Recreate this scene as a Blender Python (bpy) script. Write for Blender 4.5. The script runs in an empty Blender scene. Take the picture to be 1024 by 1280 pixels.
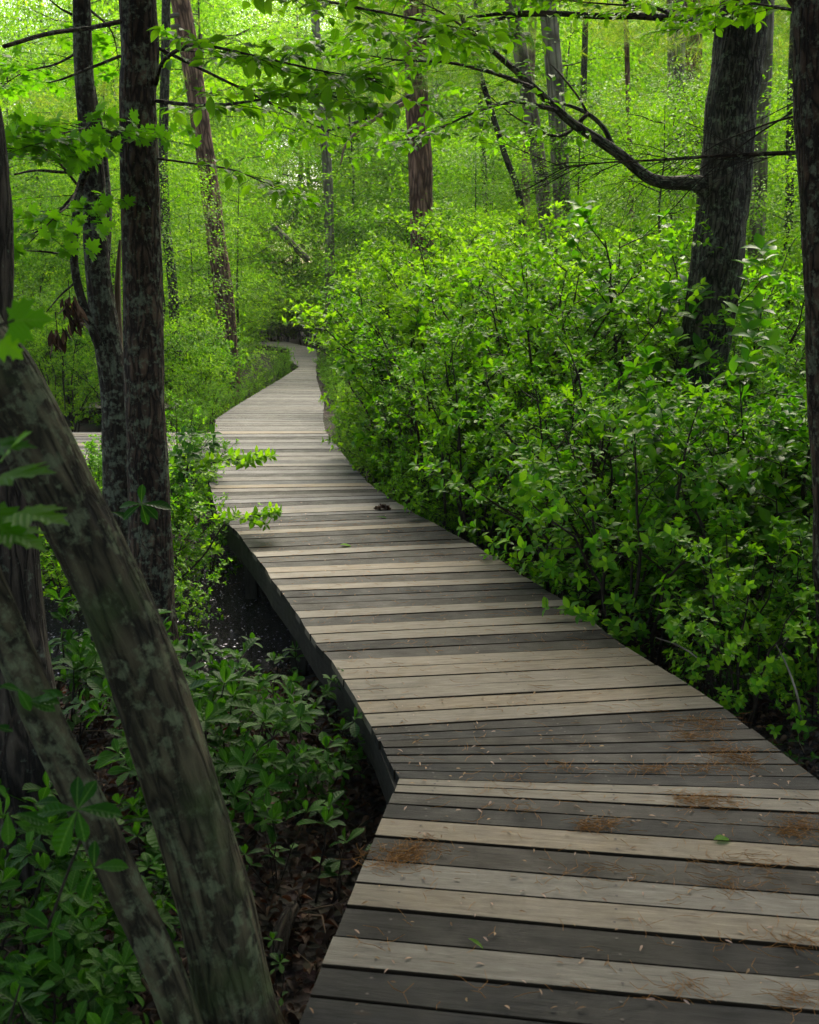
import bpy, math, random
import numpy as np
from mathutils import Vector, noise, Matrix
R=math.radians
SC=bpy.context.scene
COL=SC.collection
# ------------------------------------------------------------------ camera, sky, sun, exposure
F=1350.0; TH=math.atan(268/F); CH=1.75
cd=bpy.data.cameras.new('camera'); cam=bpy.data.objects.new('camera',cd); COL.objects.link(cam)
cam.location=(0,0,CH); cam.rotation_euler=(math.pi/2-TH,0,0)
cd.sensor_fit='HORIZONTAL'; cd.sensor_width=36; cd.lens=F/1024*36; cd.clip_end=900; cd.clip_start=.05
cd.dof.use_dof=True; cd.dof.focus_distance=6.2; cd.dof.aperture_fstop=8
SC.camera=cam
SUN_EL,SUN_AZ=47,12            # azimuth measured from +Y towards +X
w=bpy.data.worlds.new('World'); SC.world=w; w.use_nodes=True
nt=w.node_tree; bg=nt.nodes['Background']
sky=nt.nodes.new('ShaderNodeTexSky'); sky.sky_type='NISHITA'; sky.sun_disc=False
sky.sun_elevation=R(SUN_EL); sky.sun_rotation=R(SUN_AZ); sky.dust_density=3; sky.air_density=1
tint=nt.nodes.new('ShaderNodeMix'); tint.data_type='RGBA'; tint.blend_type='MULTIPLY'; tint.inputs[0].default_value=1; tint.inputs[7].default_value=(1.06,1.0,.87,1)   # thin high cloud warms the blue
nt.links.new(sky.outputs[0],tint.inputs[6]); nt.links.new(tint.outputs[2],bg.inputs[0]); bg.inputs[1].default_value=.15
sl=bpy.data.lights.new('sun','SUN'); so=bpy.data.objects.new('sun',sl); COL.objects.link(so)
sl.energy=3.6; sl.angle=R(38); sl.color=(1,.93,.78)
sd=Vector((math.sin(R(SUN_AZ))*math.cos(R(SUN_EL)),math.cos(R(SUN_AZ))*math.cos(R(SUN_EL)),math.sin(R(SUN_EL))))
so.rotation_euler=sd.to_track_quat('Z','Y').to_euler()
SC.view_settings.view_transform='Standard'; SC.view_settings.look='None'; SC.view_settings.gamma=1
SC.view_settings.exposure=1.52
HAZE=.0005
SC.render.engine='CYCLES'
cy=SC.cycles; cy.max_bounces=7; cy.diffuse_bounces=4; cy.transmission_bounces=5; cy.glossy_bounces=2; cy.transparent_max_bounces=4
cy.caustics_reflective=False; cy.caustics_refractive=False; cy.use_adaptive_sampling=True; cy.adaptive_threshold=.02
cy.use_denoising=True

# ------------------------------------------------------------------ helpers
def ray(u,v):
    a=(u-512)/F; b=-(v-640)/F
    return Vector((a, math.cos(TH)+b*math.sin(TH), -math.sin(TH)+b*math.cos(TH)))
def G(u,v,z=0.0):
    d=ray(u,v); t=(z-CH)/d.z; return Vector((d.x*t,d.y*t,z))
def P(u,v,Y):
    d=ray(u,v); t=Y/d.y; return Vector((d.x*t,Y,CH+d.z*t))
def tag(o,label=None,cat=None,group=None,kind=None):
    if label: o['label']=label
    if cat: o['category']=cat
    if group: o['group']=group
    if kind: o['kind']=kind
    return o
def empty(name,loc,label,cat,group=None):
    o=bpy.data.objects.new(name,None); COL.objects.link(o); o.location=loc; o.empty_display_size=.2
    return tag(o,label,cat,group)
def link(name,me,mat,parent=None,world=True):
    o=bpy.data.objects.new(name,me); COL.objects.link(o)
    if mat and not me.materials: me.materials.append(mat)
    if parent:
        o.parent=parent
        if world: o.matrix_parent_inverse=Matrix.Translation(-Vector(parent.location))
    return o
def make_mesh(name,V,loops,starts,totals,attrs=None,smooth=True,matidx=None):
    me=bpy.data.meshes.new(name)
    V=np.asarray(V,dtype=np.float32); 
    me.vertices.add(len(V)); me.vertices.foreach_set('co',V.ravel())
    loops=np.asarray(loops,dtype=np.int32); me.loops.add(len(loops)); me.loops.foreach_set('vertex_index',loops)
    starts=np.asarray(starts,dtype=np.int32); me.polygons.add(len(starts)); me.polygons.foreach_set('loop_start',starts)
    if smooth: me.polygons.foreach_set('use_smooth',np.ones(len(starts),dtype=bool))
    if matidx is not None: me.polygons.foreach_set('material_index',np.asarray(matidx,dtype=np.int32))
    for k,a in (attrs or {}).items():
        a=np.asarray(a,dtype=np.float32)
        if a.ndim==1:
            at=me.attributes.new(k,'FLOAT','POINT'); at.data.foreach_set('value',a)
        else:
            at=me.attributes.new(k,'FLOAT_VECTOR','POINT'); at.data.foreach_set('vector',a.ravel())
    me.update(calc_edges=True); me.validate()
    if not smooth: me.shade_flat()
    return me

# leaf templates: x across, y along, z up; unit length
def leaf_tmpl(rows,fold=.12,droop=.25,curl=0.0):
    V=[(0,0,0)]; Fc=[]; n=len(rows)
    for (y,wd) in rows:
        z=-droop*y*y
        V+=[(-wd,y,z+fold*wd*2-curl*wd),(0,y,z),(wd,y,z+fold*wd*2-curl*wd)]
    V.append((0,1,-droop)); t=len(V)-1
    Fc+=[(0,2,1),(0,3,2)]
    for i in range(n-1):
        a=1+3*i; b=a+3
        Fc+=[(a,a+1,b+1,b),(a+1,a+2,b+2,b+1)]
    a=1+3*(n-1); Fc+=[(a,a+1,t),(a+1,a+2,t)]
    return np.array(V,dtype=np.float32),Fc
T_DIA=(np.array([(0,0,0),(-.27,.48,.05),(0,1,-.12),(.27,.48,.05)],dtype=np.float32),[(0,3,2),(0,2,1)])
T_MID=leaf_tmpl([(.3,.22),(.66,.2)],.14,.2)
T_OVA=leaf_tmpl([(.12,.1),(.3,.23),(.52,.28),(.74,.2),(.9,.085)],.16,.25)
T_OBO=leaf_tmpl([(.15,.05),(.38,.14),(.6,.22),(.8,.2),(.93,.1)],.16,.28)
T_LAN=leaf_tmpl([(.12,.05),(.3,.12),(.55,.15),(.78,.1),(.92,.045)],.2,.3)
def maple():
    o=[(0,0),(.12,.06),(.34,-.02),(.30,.10),(.52,.12),(.42,.26),(.60,.36),(.46,.42),(.52,.62),(.34,.54),(.26,.50),(.20,.62),(.28,.78),(.14,.78),(0,1.0)]
    V=[(0,.28,0)]; 
    full=o+[(-x,y) for x,y in o[-2:0:-1]]
    for x,y in full: V.append((x,y,.10*abs(x)-.22*(x*x+(y-.28)**2)))
    n=len(full); Fc=[(0,1+i,1+(i+1)%n) for i in range(n)]
    Fc=[(a,c,b) for a,b,c in Fc]
    return np.array(V,dtype=np.float32),Fc
T_MAP=maple()

class Leaves:
    def __init__(s): s.p=[];s.d=[];s.n=[];s.s=[];s.r=[]
    def add(s,p,d,n,size,r=None):
        s.p.append(p);s.d.append(d);s.n.append(n);s.s.append(size);s.r.append(random.random() if r is None else r)
    def mesh(s,name,tm): return leaf_arr(name,np.array(s.p),np.array(s.d),np.array(s.n),np.array(s.s),np.array(s.r),tm)
def leaf_arr(name,p,d,n,s,r,tm):
    T,Fc=tm
    d=d/(np.linalg.norm(d,axis=1,keepdims=True)+1e-9)
    sd_=np.cross(d,n); sd_/=(np.linalg.norm(sd_,axis=1,keepdims=True)+1e-9)
    n2=np.cross(sd_,d)
    N,K=len(p),len(T)
    V=p[:,None,:]+s[:,None,None]*(T[None,:,0:1]*sd_[:,None,:]+T[None,:,1:2]*d[:,None,:]+T[None,:,2:3]*n2[:,None,:])
    lens=np.array([len(f) for f in Fc]); flat=np.concatenate([np.array(f) for f in Fc])
    loops=(np.arange(N)[:,None]*K+flat[None,:]).ravel()
    st=np.concatenate([[0],np.cumsum(lens)[:-1]]); starts=(np.arange(N)[:,None]*lens.sum()+st[None,:]).ravel()
    lf=np.stack([np.repeat(r,K),np.tile(T[:,0],N),np.tile(T[:,1],N)],1)
    return make_mesh(name,V.reshape(-1,3),loops,starts,None,{'lf':lf})

class Tubes:
    def __init__(s): s.V=[];s.L=[];s.S=[];s.A=[];s.n=0;s.l=0
    def add(s,pts,radii,sides=5,rough=0.0,cap=True,flare=0.0,seed=0.0):
        pts=[Vector(p) for p in pts]; m=len(pts)
        up=Vector((0,0,1)); length=0; prev=None
        for i,p in enumerate(pts):
            t=(pts[min(i+1,m-1)]-pts[max(i-1,0)]).normalized()
            if prev is None:
                ref=Vector((1,0,0)) if abs(t.x)<.8 else Vector((0,1,0))
                a=(ref-t*ref.dot(t)).normalized()
            else: a=(prev-t*prev.dot(t)).normalized()
            prev=a; b=t.cross(a)
            if i: length+=(p-pts[i-1]).length
            for k in range(sides):
                th=2*math.pi*k/sides; c,sn=math.cos(th),math.sin(th); r=radii[i]
                if rough or flare:
                    q=Vector((c*r*6,sn*r*6,length*1.3+seed))
                    dd=noise.noise(q*1.3)*.6+noise.noise(Vector((c*r*9,sn*r*9,length*3.1+seed*2)))*.5
                    q2=Vector((c*r*28,sn*r*28,length*4+seed)); dd+=noise.noise(q2)*.35
                    q3=Vector((c*r*70,sn*r*70,length*14+seed)); dd+=noise.noise(q3)*.22
                    r=r*(1+rough*dd)
                s.V.append(p+a*(c*r)+b*(sn*r)); s.A.append((c*radii[i]+seed,sn*radii[i],length))
        n0=s.n
        for i in range(m-1):
            for k in range(sides):
                k2=(k+1)%sides
                s.L+=[n0+i*sides+k,n0+i*sides+k2,n0+(i+1)*sides+k2,n0+(i+1)*sides+k]; s.S.append(s.l); s.l+=4
        s.n+=m*sides
        if cap:
            for ring in (0,m-1):
                ks=range(sides) if ring else range(sides-1,-1,-1)
                s.L+=[n0+ring*sides+k for k in ks]; s.S.append(s.l); s.l+=sides
    def mesh(s,name): return make_mesh(name,[tuple(v) for v in s.V],s.L,s.S,None,{'bk':s.A})

def catmull(pts,n):
    pts=[Vector(p) for p in pts]; out=[]
    q=[pts[0]*2-pts[1]]+pts+[pts[-1]*2-pts[-2]]
    for i in range(len(pts)-1):
        a,b,c,d=q[i:i+4]
        for k in range(n):
            t=k/n; out.append(.5*((2*b)+(c-a)*t+(2*a-5*b+4*c-d)*t*t+(-a+3*b-3*c+d)*t**3))
    out.append(pts[-1].copy()); return out
def lerp_list(vals,m):
    n=len(vals)-1; o=[]
    for i in range(m):
        t=i/(m-1)*n; k=min(int(t),n-1); o.append(vals[k]+(vals[k+1]-vals[k])*(t-k))
    return o
def rv(s=1.0): return Vector((random.uniform(-s,s),random.uniform(-s,s),random.uniform(-s,s)))
def wob(p0,p1,n,amp):
    p0,p1=Vector(p0),Vector(p1); L=(p1-p0).length; o=[]; off=Vector()
    for i in range(n+1):
        t=i/n
        o.append(p0.lerp(p1,t)+off*math.sin(min(t*3,1)*1.57)); off=off*.8+rv(amp*L)
    return o

# ------------------------------------------------------------------ materials
def nodes(name):
    m=bpy.data.materials.new(name); m.use_nodes=True; n=m.node_tree.nodes; l=m.node_tree.links
    return m,n,l,n['Principled BSDF'],n['Material Output']
def N(n,t,**k):
    x=n.new(t)
    for a,v in k.items():
        if a in('inp',):
            for i,val in v.items(): x.inputs[i].default_value=val
        else: setattr(x,a,v)
    return x
def ramp(n,stops):
    r=n.new('ShaderNodeValToRGB'); e=r.color_ramp.elements
    while len(e)<len(stops): e.new(.5)
    for i,(p,c) in enumerate(stops): e[i].position=p; e[i].color=(*c,1) if len(c)==3 else c
    return r
def leaf_mat(name,cols,trans=.42,tcol=(.9,1.25,.25),rough=.42,spec=.35,veins=False,objvar=.25):
    m,n,l,b,out=nodes(name)
    at=N(n,'ShaderNodeAttribute',attribute_name='lf'); sx=n.new('ShaderNodeSeparateXYZ'); l.new(at.outputs['Vector'],sx.inputs[0])
    k=len(cols); r=ramp(n,[(i/(k-1),c) for i,c in enumerate(cols)]); 
    oi=n.new('ShaderNodeObjectInfo')
    ma=N(n,'ShaderNodeMath',operation='MULTIPLY_ADD',inp={1:objvar,2:-objvar/2}); l.new(oi.outputs['Random'],ma.inputs[0])
    ad=N(n,'ShaderNodeMath',operation='ADD',use_clamp=True); l.new(ma.outputs[0],ad.inputs[0]); l.new(sx.outputs[0],ad.inputs[1]); l.new(ad.outputs[0],r.inputs[0])
    col=r.outputs[0]
    if veins:
        ab=N(n,'ShaderNodeMath',operation='ABSOLUTE'); l.new(sx.outputs[1],ab.inputs[0])
        # side veins
        mm=N(n,'ShaderNodeMath',operation='MULTIPLY_ADD',inp={1:-.7}); l.new(ab.outputs[0],mm.inputs[0]); l.new(sx.outputs[2],mm.inputs[2])
        mu=N(n,'ShaderNodeMath',operation='MULTIPLY',inp={1:50.0}); l.new(mm.outputs[0],mu.inputs[0])
        si=N(n,'ShaderNodeMath',operation='SINE'); l.new(mu.outputs[0],si.inputs[0])
        rr=ramp(n,[(.0,(1,1,1)),(.014,(.9,.9,.9)),(.03,(0,0,0))]); l.new(ab.outputs[0],rr.inputs[0])
        mr=N(n,'ShaderNodeMath',operation='MULTIPLY',inp={1:.4}); l.new(rr.outputs[0],mr.inputs[0])
        mx=N(n,'ShaderNodeMix',data_type='RGBA'); l.new(mr.outputs[0],mx.inputs[0]); l.new(col,mx.inputs[6]); mx.inputs[7].default_value=(.12,.21,.05,1)
        col=mx.outputs[2]
        bp=N(n,'ShaderNodeBump',inp={'Strength':.35,'Distance':.002}); l.new(si.outputs[0],bp.inputs['Height']); l.new(bp.outputs[0],b.inputs['Normal'])
    l.new(col,b.inputs['Base Color']); b.inputs['Roughness'].default_value=rough; b.inputs['Specular IOR Level'].default_value=spec
    tr=n.new('ShaderNodeBsdfTranslucent'); mc=N(n,'ShaderNodeMix',data_type='RGBA',blend_type='MULTIPLY',inp={0:1.0}); l.new(col,mc.inputs[6]); mc.inputs[7].default_value=(tcol[0]*1.72,tcol[1]*1.45,tcol[2]*1.3,1); mc.clamp_result=False
    l.new(mc.outputs[2],tr.inputs[0])
    mix=N(n,'ShaderNodeMixShader',inp={0:trans}); l.new(b.outputs[0],mix.inputs[1]); l.new(tr.outputs[0],mix.inputs[2]); l.new(mix.outputs[0],out.inputs[0])
    return m
ML={}
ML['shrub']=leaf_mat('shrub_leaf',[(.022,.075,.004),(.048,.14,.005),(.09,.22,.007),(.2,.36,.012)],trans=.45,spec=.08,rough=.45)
ML['dim']=leaf_mat('shaded_shrub_leaf',[(.012,.052,.004),(.032,.115,.006),(.075,.21,.009),(.2,.36,.014)],trans=.42,spec=.12,rough=.42)  # darker copy of the shrub leaf, shade put into its colour
ML['near']=leaf_mat('near_leaf',[(.011,.045,.005),(.022,.078,.006),(.045,.13,.008)],trans=.34,veins=True,rough=.45,spec=.1)  # albedo lowered in place of shade in the near corner
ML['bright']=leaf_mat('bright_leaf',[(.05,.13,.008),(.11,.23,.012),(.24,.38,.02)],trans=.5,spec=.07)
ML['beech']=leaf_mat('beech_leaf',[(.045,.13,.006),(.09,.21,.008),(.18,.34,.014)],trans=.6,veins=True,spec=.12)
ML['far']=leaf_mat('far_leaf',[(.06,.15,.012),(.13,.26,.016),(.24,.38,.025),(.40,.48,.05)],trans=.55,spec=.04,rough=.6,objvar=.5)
ML['canopy']=leaf_mat('canopy_leaf',[(.03,.10,.012),(.07,.19,.02)],trans=.35)
ML['maple']=leaf_mat('maple_leaf',[(.04,.14,.006),(.09,.23,.01),(.14,.3,.014)],trans=.6,spec=.1,veins=True)
ML['pine']=leaf_mat('pine_needle',[(.04,.11,.012),(.11,.2,.018),(.38,.42,.04)],trans=.35,rough=.5,spec=.25,objvar=.5)  # top stop yellowed to paint sunlight on the needles
ML['dry']=leaf_mat('dry_leaf',[(.010,.006,.004),(.028,.015,.008),(.055,.03,.016),(.12,.07,.04)],trans=.12,tcol=(1,.6,.3),rough=.7,spec=.2)  # darkened in place of shade over the litter

def bark(name,dark,light,furrow=18,stretch=.16,lichen=.0,lcol=(.17,.2,.14),moss=.0,bump=.8,crack=1.0):
    m,n,l,b,out=nodes(name)
    at=N(n,'ShaderNodeAttribute',attribute_name='bk')
    mp=N(n,'ShaderNodeMapping'); mp.inputs['Scale'].default_value=(1,1,stretch); l.new(at.outputs['Vector'],mp.inputs[0])
    ns=N(n,'ShaderNodeTexNoise',inp={'Scale':furrow*.5,'Detail':5.0}); l.new(mp.outputs[0],ns.inputs[0])
    ad=N(n,'ShaderNodeMix',data_type='RGBA',blend_type='LINEAR_LIGHT',inp={0:.06}); l.new(mp.outputs[0],ad.inputs[6]); l.new(ns.outputs['Color'],ad.inputs[7])
    vo=N(n,'ShaderNodeTexVoronoi',feature='DISTANCE_TO_EDGE',inp={'Scale':furrow}); l.new(ad.outputs[2],vo.inputs['Vector'])
    n2=N(n,'ShaderNodeTexNoise',inp={'Scale':furrow*2.2,'Detail':8.0,'Roughness':.7}); l.new(mp.outputs[0],n2.inputs[0])
    q_=1-crack; r1=ramp(n,[(.0,(q_,q_,q_)),(.18,(max(q_,.6),)*3),(.5,(1,1,1))]); l.new(vo.outputs['Distance'],r1.inputs[0])
    h=N(n,'ShaderNodeMath',operation='MULTIPLY_ADD',inp={1:.6}); l.new(n2.outputs[0],h.inputs[0]); l.new(r1.outputs[0],h.inputs[2])
    cr=ramp(n,[(.35,dark),(.85,tuple((a+c)/2 for a,c in zip(dark,light))),(1.25,light)]); 
    hm=N(n,'ShaderNodeMath',operation='MULTIPLY',inp={1:.72}); l.new(h.outputs[0],hm.inputs[0]); l.new(hm.outputs[0],cr.inputs[0])
    col=cr.outputs[0]
    n4=N(n,'ShaderNodeTexNoise',inp={'Scale':4.0,'Detail':6.0}); l.new(at.outputs['Vector'],n4.inputs[0])
    va=N(n,'ShaderNodeMix',data_type='RGBA',blend_type='MULTIPLY',inp={0:.8}); r4=ramp(n,[(.35,(.42,.38,.36)),(.65,(1.35,1.3,1.25))]); l.new(n4.outputs[0],r4.inputs[0]); l.new(col,va.inputs[6]); l.new(r4.outputs[0],va.inputs[7]); col=va.outputs[2]
    if lichen:
        n3=N(n,'ShaderNodeTexNoise',inp={'Scale':13.0,'Detail':9.0,'Roughness':.74}); l.new(at.outputs['Vector'],n3.inputs[0])
        n5=N(n,'ShaderNodeTexNoise',inp={'Scale':38.0,'Detail':3.0}); l.new(at.outputs['Vector'],n5.inputs[0])
        am=N(n,'ShaderNodeMath',operation='MULTIPLY_ADD',inp={1:.35}); l.new(n5.outputs[0],am.inputs[0]); l.new(n3.outputs[0],am.inputs[2])
        r3=ramp(n,[(.80-lichen*.13,(0,0,0)),(.90-lichen*.13,(.8,.8,.8))]); l.new(am.outputs[0],r3.inputs[0])
        mx=N(n,'ShaderNodeMix',data_type='RGBA'); l.new(r3.outputs[0],mx.inputs[0]); l.new(col,mx.inputs[6]); 
        lr=ramp(n,[(.35,tuple(c*.55 for c in lcol)),(.65,lcol)]); l.new(n2.outputs[0],lr.inputs[0]); l.new(lr.outputs[0],mx.inputs[7]); col=mx.outputs[2]
    if moss:
        n6=N(n,'ShaderNodeTexNoise',inp={'Scale':2.3,'Detail':6.0,'Roughness':.6}); l.new(at.outputs['Vector'],n6.inputs[0])
        r6=ramp(n,[(.62-moss*.15,(0,0,0)),(.72-moss*.15,(.75,.75,.75))]); l.new(n6.outputs[0],r6.inputs[0])
        mx=N(n,'ShaderNodeMix',data_type='RGBA'); l.new(r6.outputs[0],mx.inputs[0]); l.new(col,mx.inputs[6]); mx.inputs[7].default_value=(.045,.06,.018,1); col=mx.outputs[2]
    l.new(col,b.inputs['Base Color']); b.inputs['Roughness'].default_value=.85; b.inputs['Specular IOR Level'].default_value=.2
    bp=N(n,'ShaderNodeBump',inp={'Strength':bump,'Distance':.022}); l.new(h.outputs[0],bp.inputs['Height']); l.new(bp.outputs[0],b.inputs['Normal'])
    return m
MB={}
MB['dark']=bark('dark_bark',(.016,.010,.007),(.14,.088,.058),furrow=26,stretch=.25,lichen=.85,lcol=(.17,.19,.125),bump=1)
MB['smooth']=bark('mottled_bark',(.016,.013,.006),(.17,.145,.08),furrow=22,stretch=.22,crack=.85,lichen=.95,lcol=(.15,.165,.085),moss=.6,bump=1)
MB['lichen']=bark('lichen_bark',(.016,.012,.009),(.07,.055,.038),furrow=26,stretch=.25,lichen=1.05,lcol=(.17,.19,.13),bump=.8)
MB['furrow']=bark('furrowed_bark',(.016,.012,.009),(.13,.105,.08),furrow=24,stretch=.2,lichen=.3,bump=1)
MB['oak']=bark('oak_bark',(.014,.012,.008),(.15,.135,.10),furrow=26,stretch=.2,lichen=.75,lcol=(.15,.18,.11),bump=1)
MB['pine']=bark('pine_bark',(.075,.038,.028),(.5,.29,.21),furrow=15,stretch=.16,bump=1)
MB['pale']=bark('pale_bark',(.10,.085,.065),(.38,.33,.27),furrow=12,stretch=.12,lichen=.3,lcol=(.25,.26,.22),bump=.8)
MB['twig']=bark('twig_bark',(.02,.014,.01),(.06,.045,.03),furrow=40,stretch=.3,bump=.3)
MB['deadwood']=bark('dead_wood',(.16,.11,.07),(.38,.29,.19),furrow=20,stretch=.08,bump=.5)

def wood_mat():
    m,n,l,b,out=nodes('weathered_deck_wood')
    at=N(n,'ShaderNodeAttribute',attribute_name='bk'); tn=N(n,'ShaderNodeAttribute',attribute_name='tone')
    mp=N(n,'ShaderNodeMapping'); mp.inputs['Scale'].default_value=(2.2,17,1); l.new(at.outputs['Vector'],mp.inputs[0])
    g=N(n,'ShaderNodeTexNoise',inp={'Scale':3.0,'Detail':9.0,'Roughness':.72,'Distortion':.4}); l.new(mp.outputs[0],g.inputs[0])
    mp2=N(n,'ShaderNodeMapping'); mp2.inputs['Scale'].default_value=(3,160,1); l.new(at.outputs['Vector'],mp2.inputs[0])
    g2=N(n,'ShaderNodeTexNoise',inp={'Scale':2.0,'Detail':3.0}); l.new(mp2.outputs[0],g2.inputs[0])
    bl=N(n,'ShaderNodeTexNoise',inp={'Scale':6.5,'Detail':8.0,'Roughness':.65}); l.new(at.outputs['Vector'],bl.inputs[0])
    dk=ramp(n,[(.3,(.007,.0066,.0055)),(.5,(.016,.0155,.0135)),(.72,(.035,.034,.030))]); lt=ramp(n,[(.3,(.05,.038,.026)),(.42,(.135,.11,.077)),(.56,(.18,.15,.106)),(.72,(.27,.232,.175))])
    l.new(g.outputs[0],dk.inputs[0]); l.new(g.outputs[0],lt.inputs[0])
    mx=N(n,'ShaderNodeMix',data_type='RGBA'); l.new(tn.outputs['Fac'],mx.inputs[0]); l.new(dk.outputs[0],mx.inputs[6]); l.new(lt.outputs[0],mx.inputs[7])
    tr_=ramp(n,[(.12,(1,1,1)),(.22,(.88,.96,1.25)),(.62,(.88,.96,1.25)),(.85,(1,1,1))]); l.new(tn.outputs['Fac'],tr_.inputs[0])  # cools mid tones: weathered grey with sky reflection painted in
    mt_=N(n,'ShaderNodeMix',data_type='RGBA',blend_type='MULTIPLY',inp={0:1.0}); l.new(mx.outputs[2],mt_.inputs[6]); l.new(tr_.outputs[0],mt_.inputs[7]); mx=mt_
    sx_=n.new('ShaderNodeSeparateXYZ'); l.new(at.outputs['Vector'],sx_.inputs[0]); wn=N(n,'ShaderNodeTexWhiteNoise',noise_dimensions='1D'); dv=N(n,'ShaderNodeMath',operation='MULTIPLY',inp={1:9.1}); l.new(sx_.outputs[2],dv.inputs[0])
    rn=N(n,'ShaderNodeMath',operation='ROUND'); l.new(dv.outputs[0],rn.inputs[0]); l.new(rn.outputs[0],wn.inputs['W'])
    wr_=ramp(n,[(0,(.84,.90,1.0)),(.5,(.98,.98,.98)),(1,(1.12,1.02,.88))]); l.new(wn.outputs['Value'],wr_.inputs[0])
    mw_=N(n,'ShaderNodeMix',data_type='RGBA',blend_type='MULTIPLY',inp={0:1.0}); l.new(mx.outputs[2],mw_.inputs[6]); l.new(wr_.outputs[0],mw_.inputs[7]); mx=mw_
    rb=ramp(n,[(.3,(.62,.6,.56)),(.55,(1,1,1)),(.75,(1.12,1.1,1.05))]); l.new(bl.outputs[0],rb.inputs[0])
    m2=N(n,'ShaderNodeMix',data_type='RGBA',blend_type='MULTIPLY',inp={0:.85}); l.new(mx.outputs[2],m2.inputs[6]); l.new(rb.outputs[0],m2.inputs[7])
    # damp green-brown algae patches
    al=N(n,'ShaderNodeTexNoise',inp={'Scale':1.7,'Detail':5.0}); l.new(at.outputs['Vector'],al.inputs[0]); ra=ramp(n,[(.55,(0,0,0)),(.75,(.5,.5,.5))]); l.new(al.outputs[0],ra.inputs[0])
    m3=N(n,'ShaderNodeMix',data_type='RGBA'); l.new(ra.outputs[0],m3.inputs[0]); l.new(m2.outputs[2],m3.inputs[6]); m3.inputs[7].default_value=(.05,.045,.028,1)
    # knots
    mk=N(n,'ShaderNodeMapping'); mk.inputs['Scale'].default_value=(2.2,5,1); l.new(at.outputs['Vector'],mk.inputs[0])
    vk=N(n,'ShaderNodeTexVoronoi',inp={'Scale':1.1}); l.new(mk.outputs[0],vk.inputs['Vector']); rk=ramp(n,[(.03,(.7,.7,.7)),(.07,(0,0,0))]); l.new(vk.outputs['Distance'],rk.inputs[0])
    m4=N(n,'ShaderNodeMix',data_type='RGBA'); l.new(rk.outputs[0],m4.inputs[0]); l.new(m3.outputs[2],m4.inputs[6]); m4.inputs[7].default_value=(.03,.02,.012,1)
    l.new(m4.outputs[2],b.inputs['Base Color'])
    rr=ramp(n,[(.3,(.5,.5,.5)),(.7,(.8,.8,.8))]); l.new(bl.outputs[0],rr.inputs[0]); l.new(rr.outputs[0],b.inputs['Roughness'])
    rs_=ramp(n,[(.0,(.12,.12,.12)),(.5,(.4,.4,.4)),(1,(.28,.28,.28))]); l.new(tn.outputs['Fac'],rs_.inputs[0]); l.new(rs_.outputs[0],b.inputs['Specular IOR Level'])
    hh=N(n,'ShaderNodeMath',operation='MULTIPLY_ADD',inp={1:.5}); l.new(g2.outputs[0],hh.inputs[0]); l.new(g.outputs[0],hh.inputs[2])
    bp=N(n,'ShaderNodeBump',inp={'Strength':.6,'Distance':.004}); l.new(hh.outputs[0],bp.inputs['Height']); l.new(bp.outputs[0],b.inputs['Normal'])
    return m
M_WOOD=wood_mat()
def simple(name,c,rough=.6,spec=.3,metal=0):
    m,n,l,b,out=nodes(name); b.inputs['Base Color'].default_value=(*c,1); b.inputs['Roughness'].default_value=rough; b.inputs['Specular IOR Level'].default_value=spec; b.inputs['Metallic'].default_value=metal
    return m
M_NAIL=simple('rusty_nail',(.035,.025,.02),.6,.4)
M_EDGE=simple('damp_gap_shade_edge',(.016,.011,.006),.85,.1)  # dirty edge brown with the shade of the plank gaps painted in
def ground_mat():
    m,n,l,b,out=nodes('forest_floor')
    tc=n.new('ShaderNodeTexCoord')
    a=N(n,'ShaderNodeTexNoise',inp={'Scale':9.0,'Detail':10.0,'Roughness':.7}); l.new(tc.outputs['Object'],a.inputs[0])
    v=N(n,'ShaderNodeTexVoronoi',inp={'Scale':26.0,'Randomness':1.0}); l.new(tc.outputs['Object'],v.inputs['Vector'])
    c=N(n,'ShaderNodeTexNoise',inp={'Scale':.7,'Detail':5.0}); l.new(tc.outputs['Object'],c.inputs[0])
    r=ramp(n,[(.3,(.012,.008,.006)),(.55,(.045,.026,.015)),(.75,(.10,.06,.035))]); l.new(a.outputs[0],r.inputs[0])
    mv=N(n,'ShaderNodeMix',data_type='RGBA',blend_type='MULTIPLY',inp={0:.6}); l.new(r.outputs[0],mv.inputs[6]); l.new(v.outputs['Color'],mv.inputs[7])
    rc=ramp(n,[(.55,(0,0,0)),(.68,(.8,.8,.8))]); l.new(c.outputs[0],rc.inputs[0])
    mm=N(n,'ShaderNodeMix',data_type='RGBA'); l.new(rc.outputs[0],mm.inputs[0]); l.new(mv.outputs[2],mm.inputs[6]); mm.inputs[7].default_value=(.02,.035,.01,1)
    l.new(mm.outputs[2],b.inputs['Base Color']); b.inputs['Roughness'].default_value=.9
    h=N(n,'ShaderNodeMath',operation='ADD'); l.new(a.outputs[0],h.inputs[0]); l.new(v.outputs['Distance'],h.inputs[1])
    bp=N(n,'ShaderNodeBump',inp={'Strength':1.0,'Distance':.04}); l.new(h.outputs[0],bp.inputs['Height']); l.new(bp.outputs[0],b.inputs['Normal'])
    return m
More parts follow.
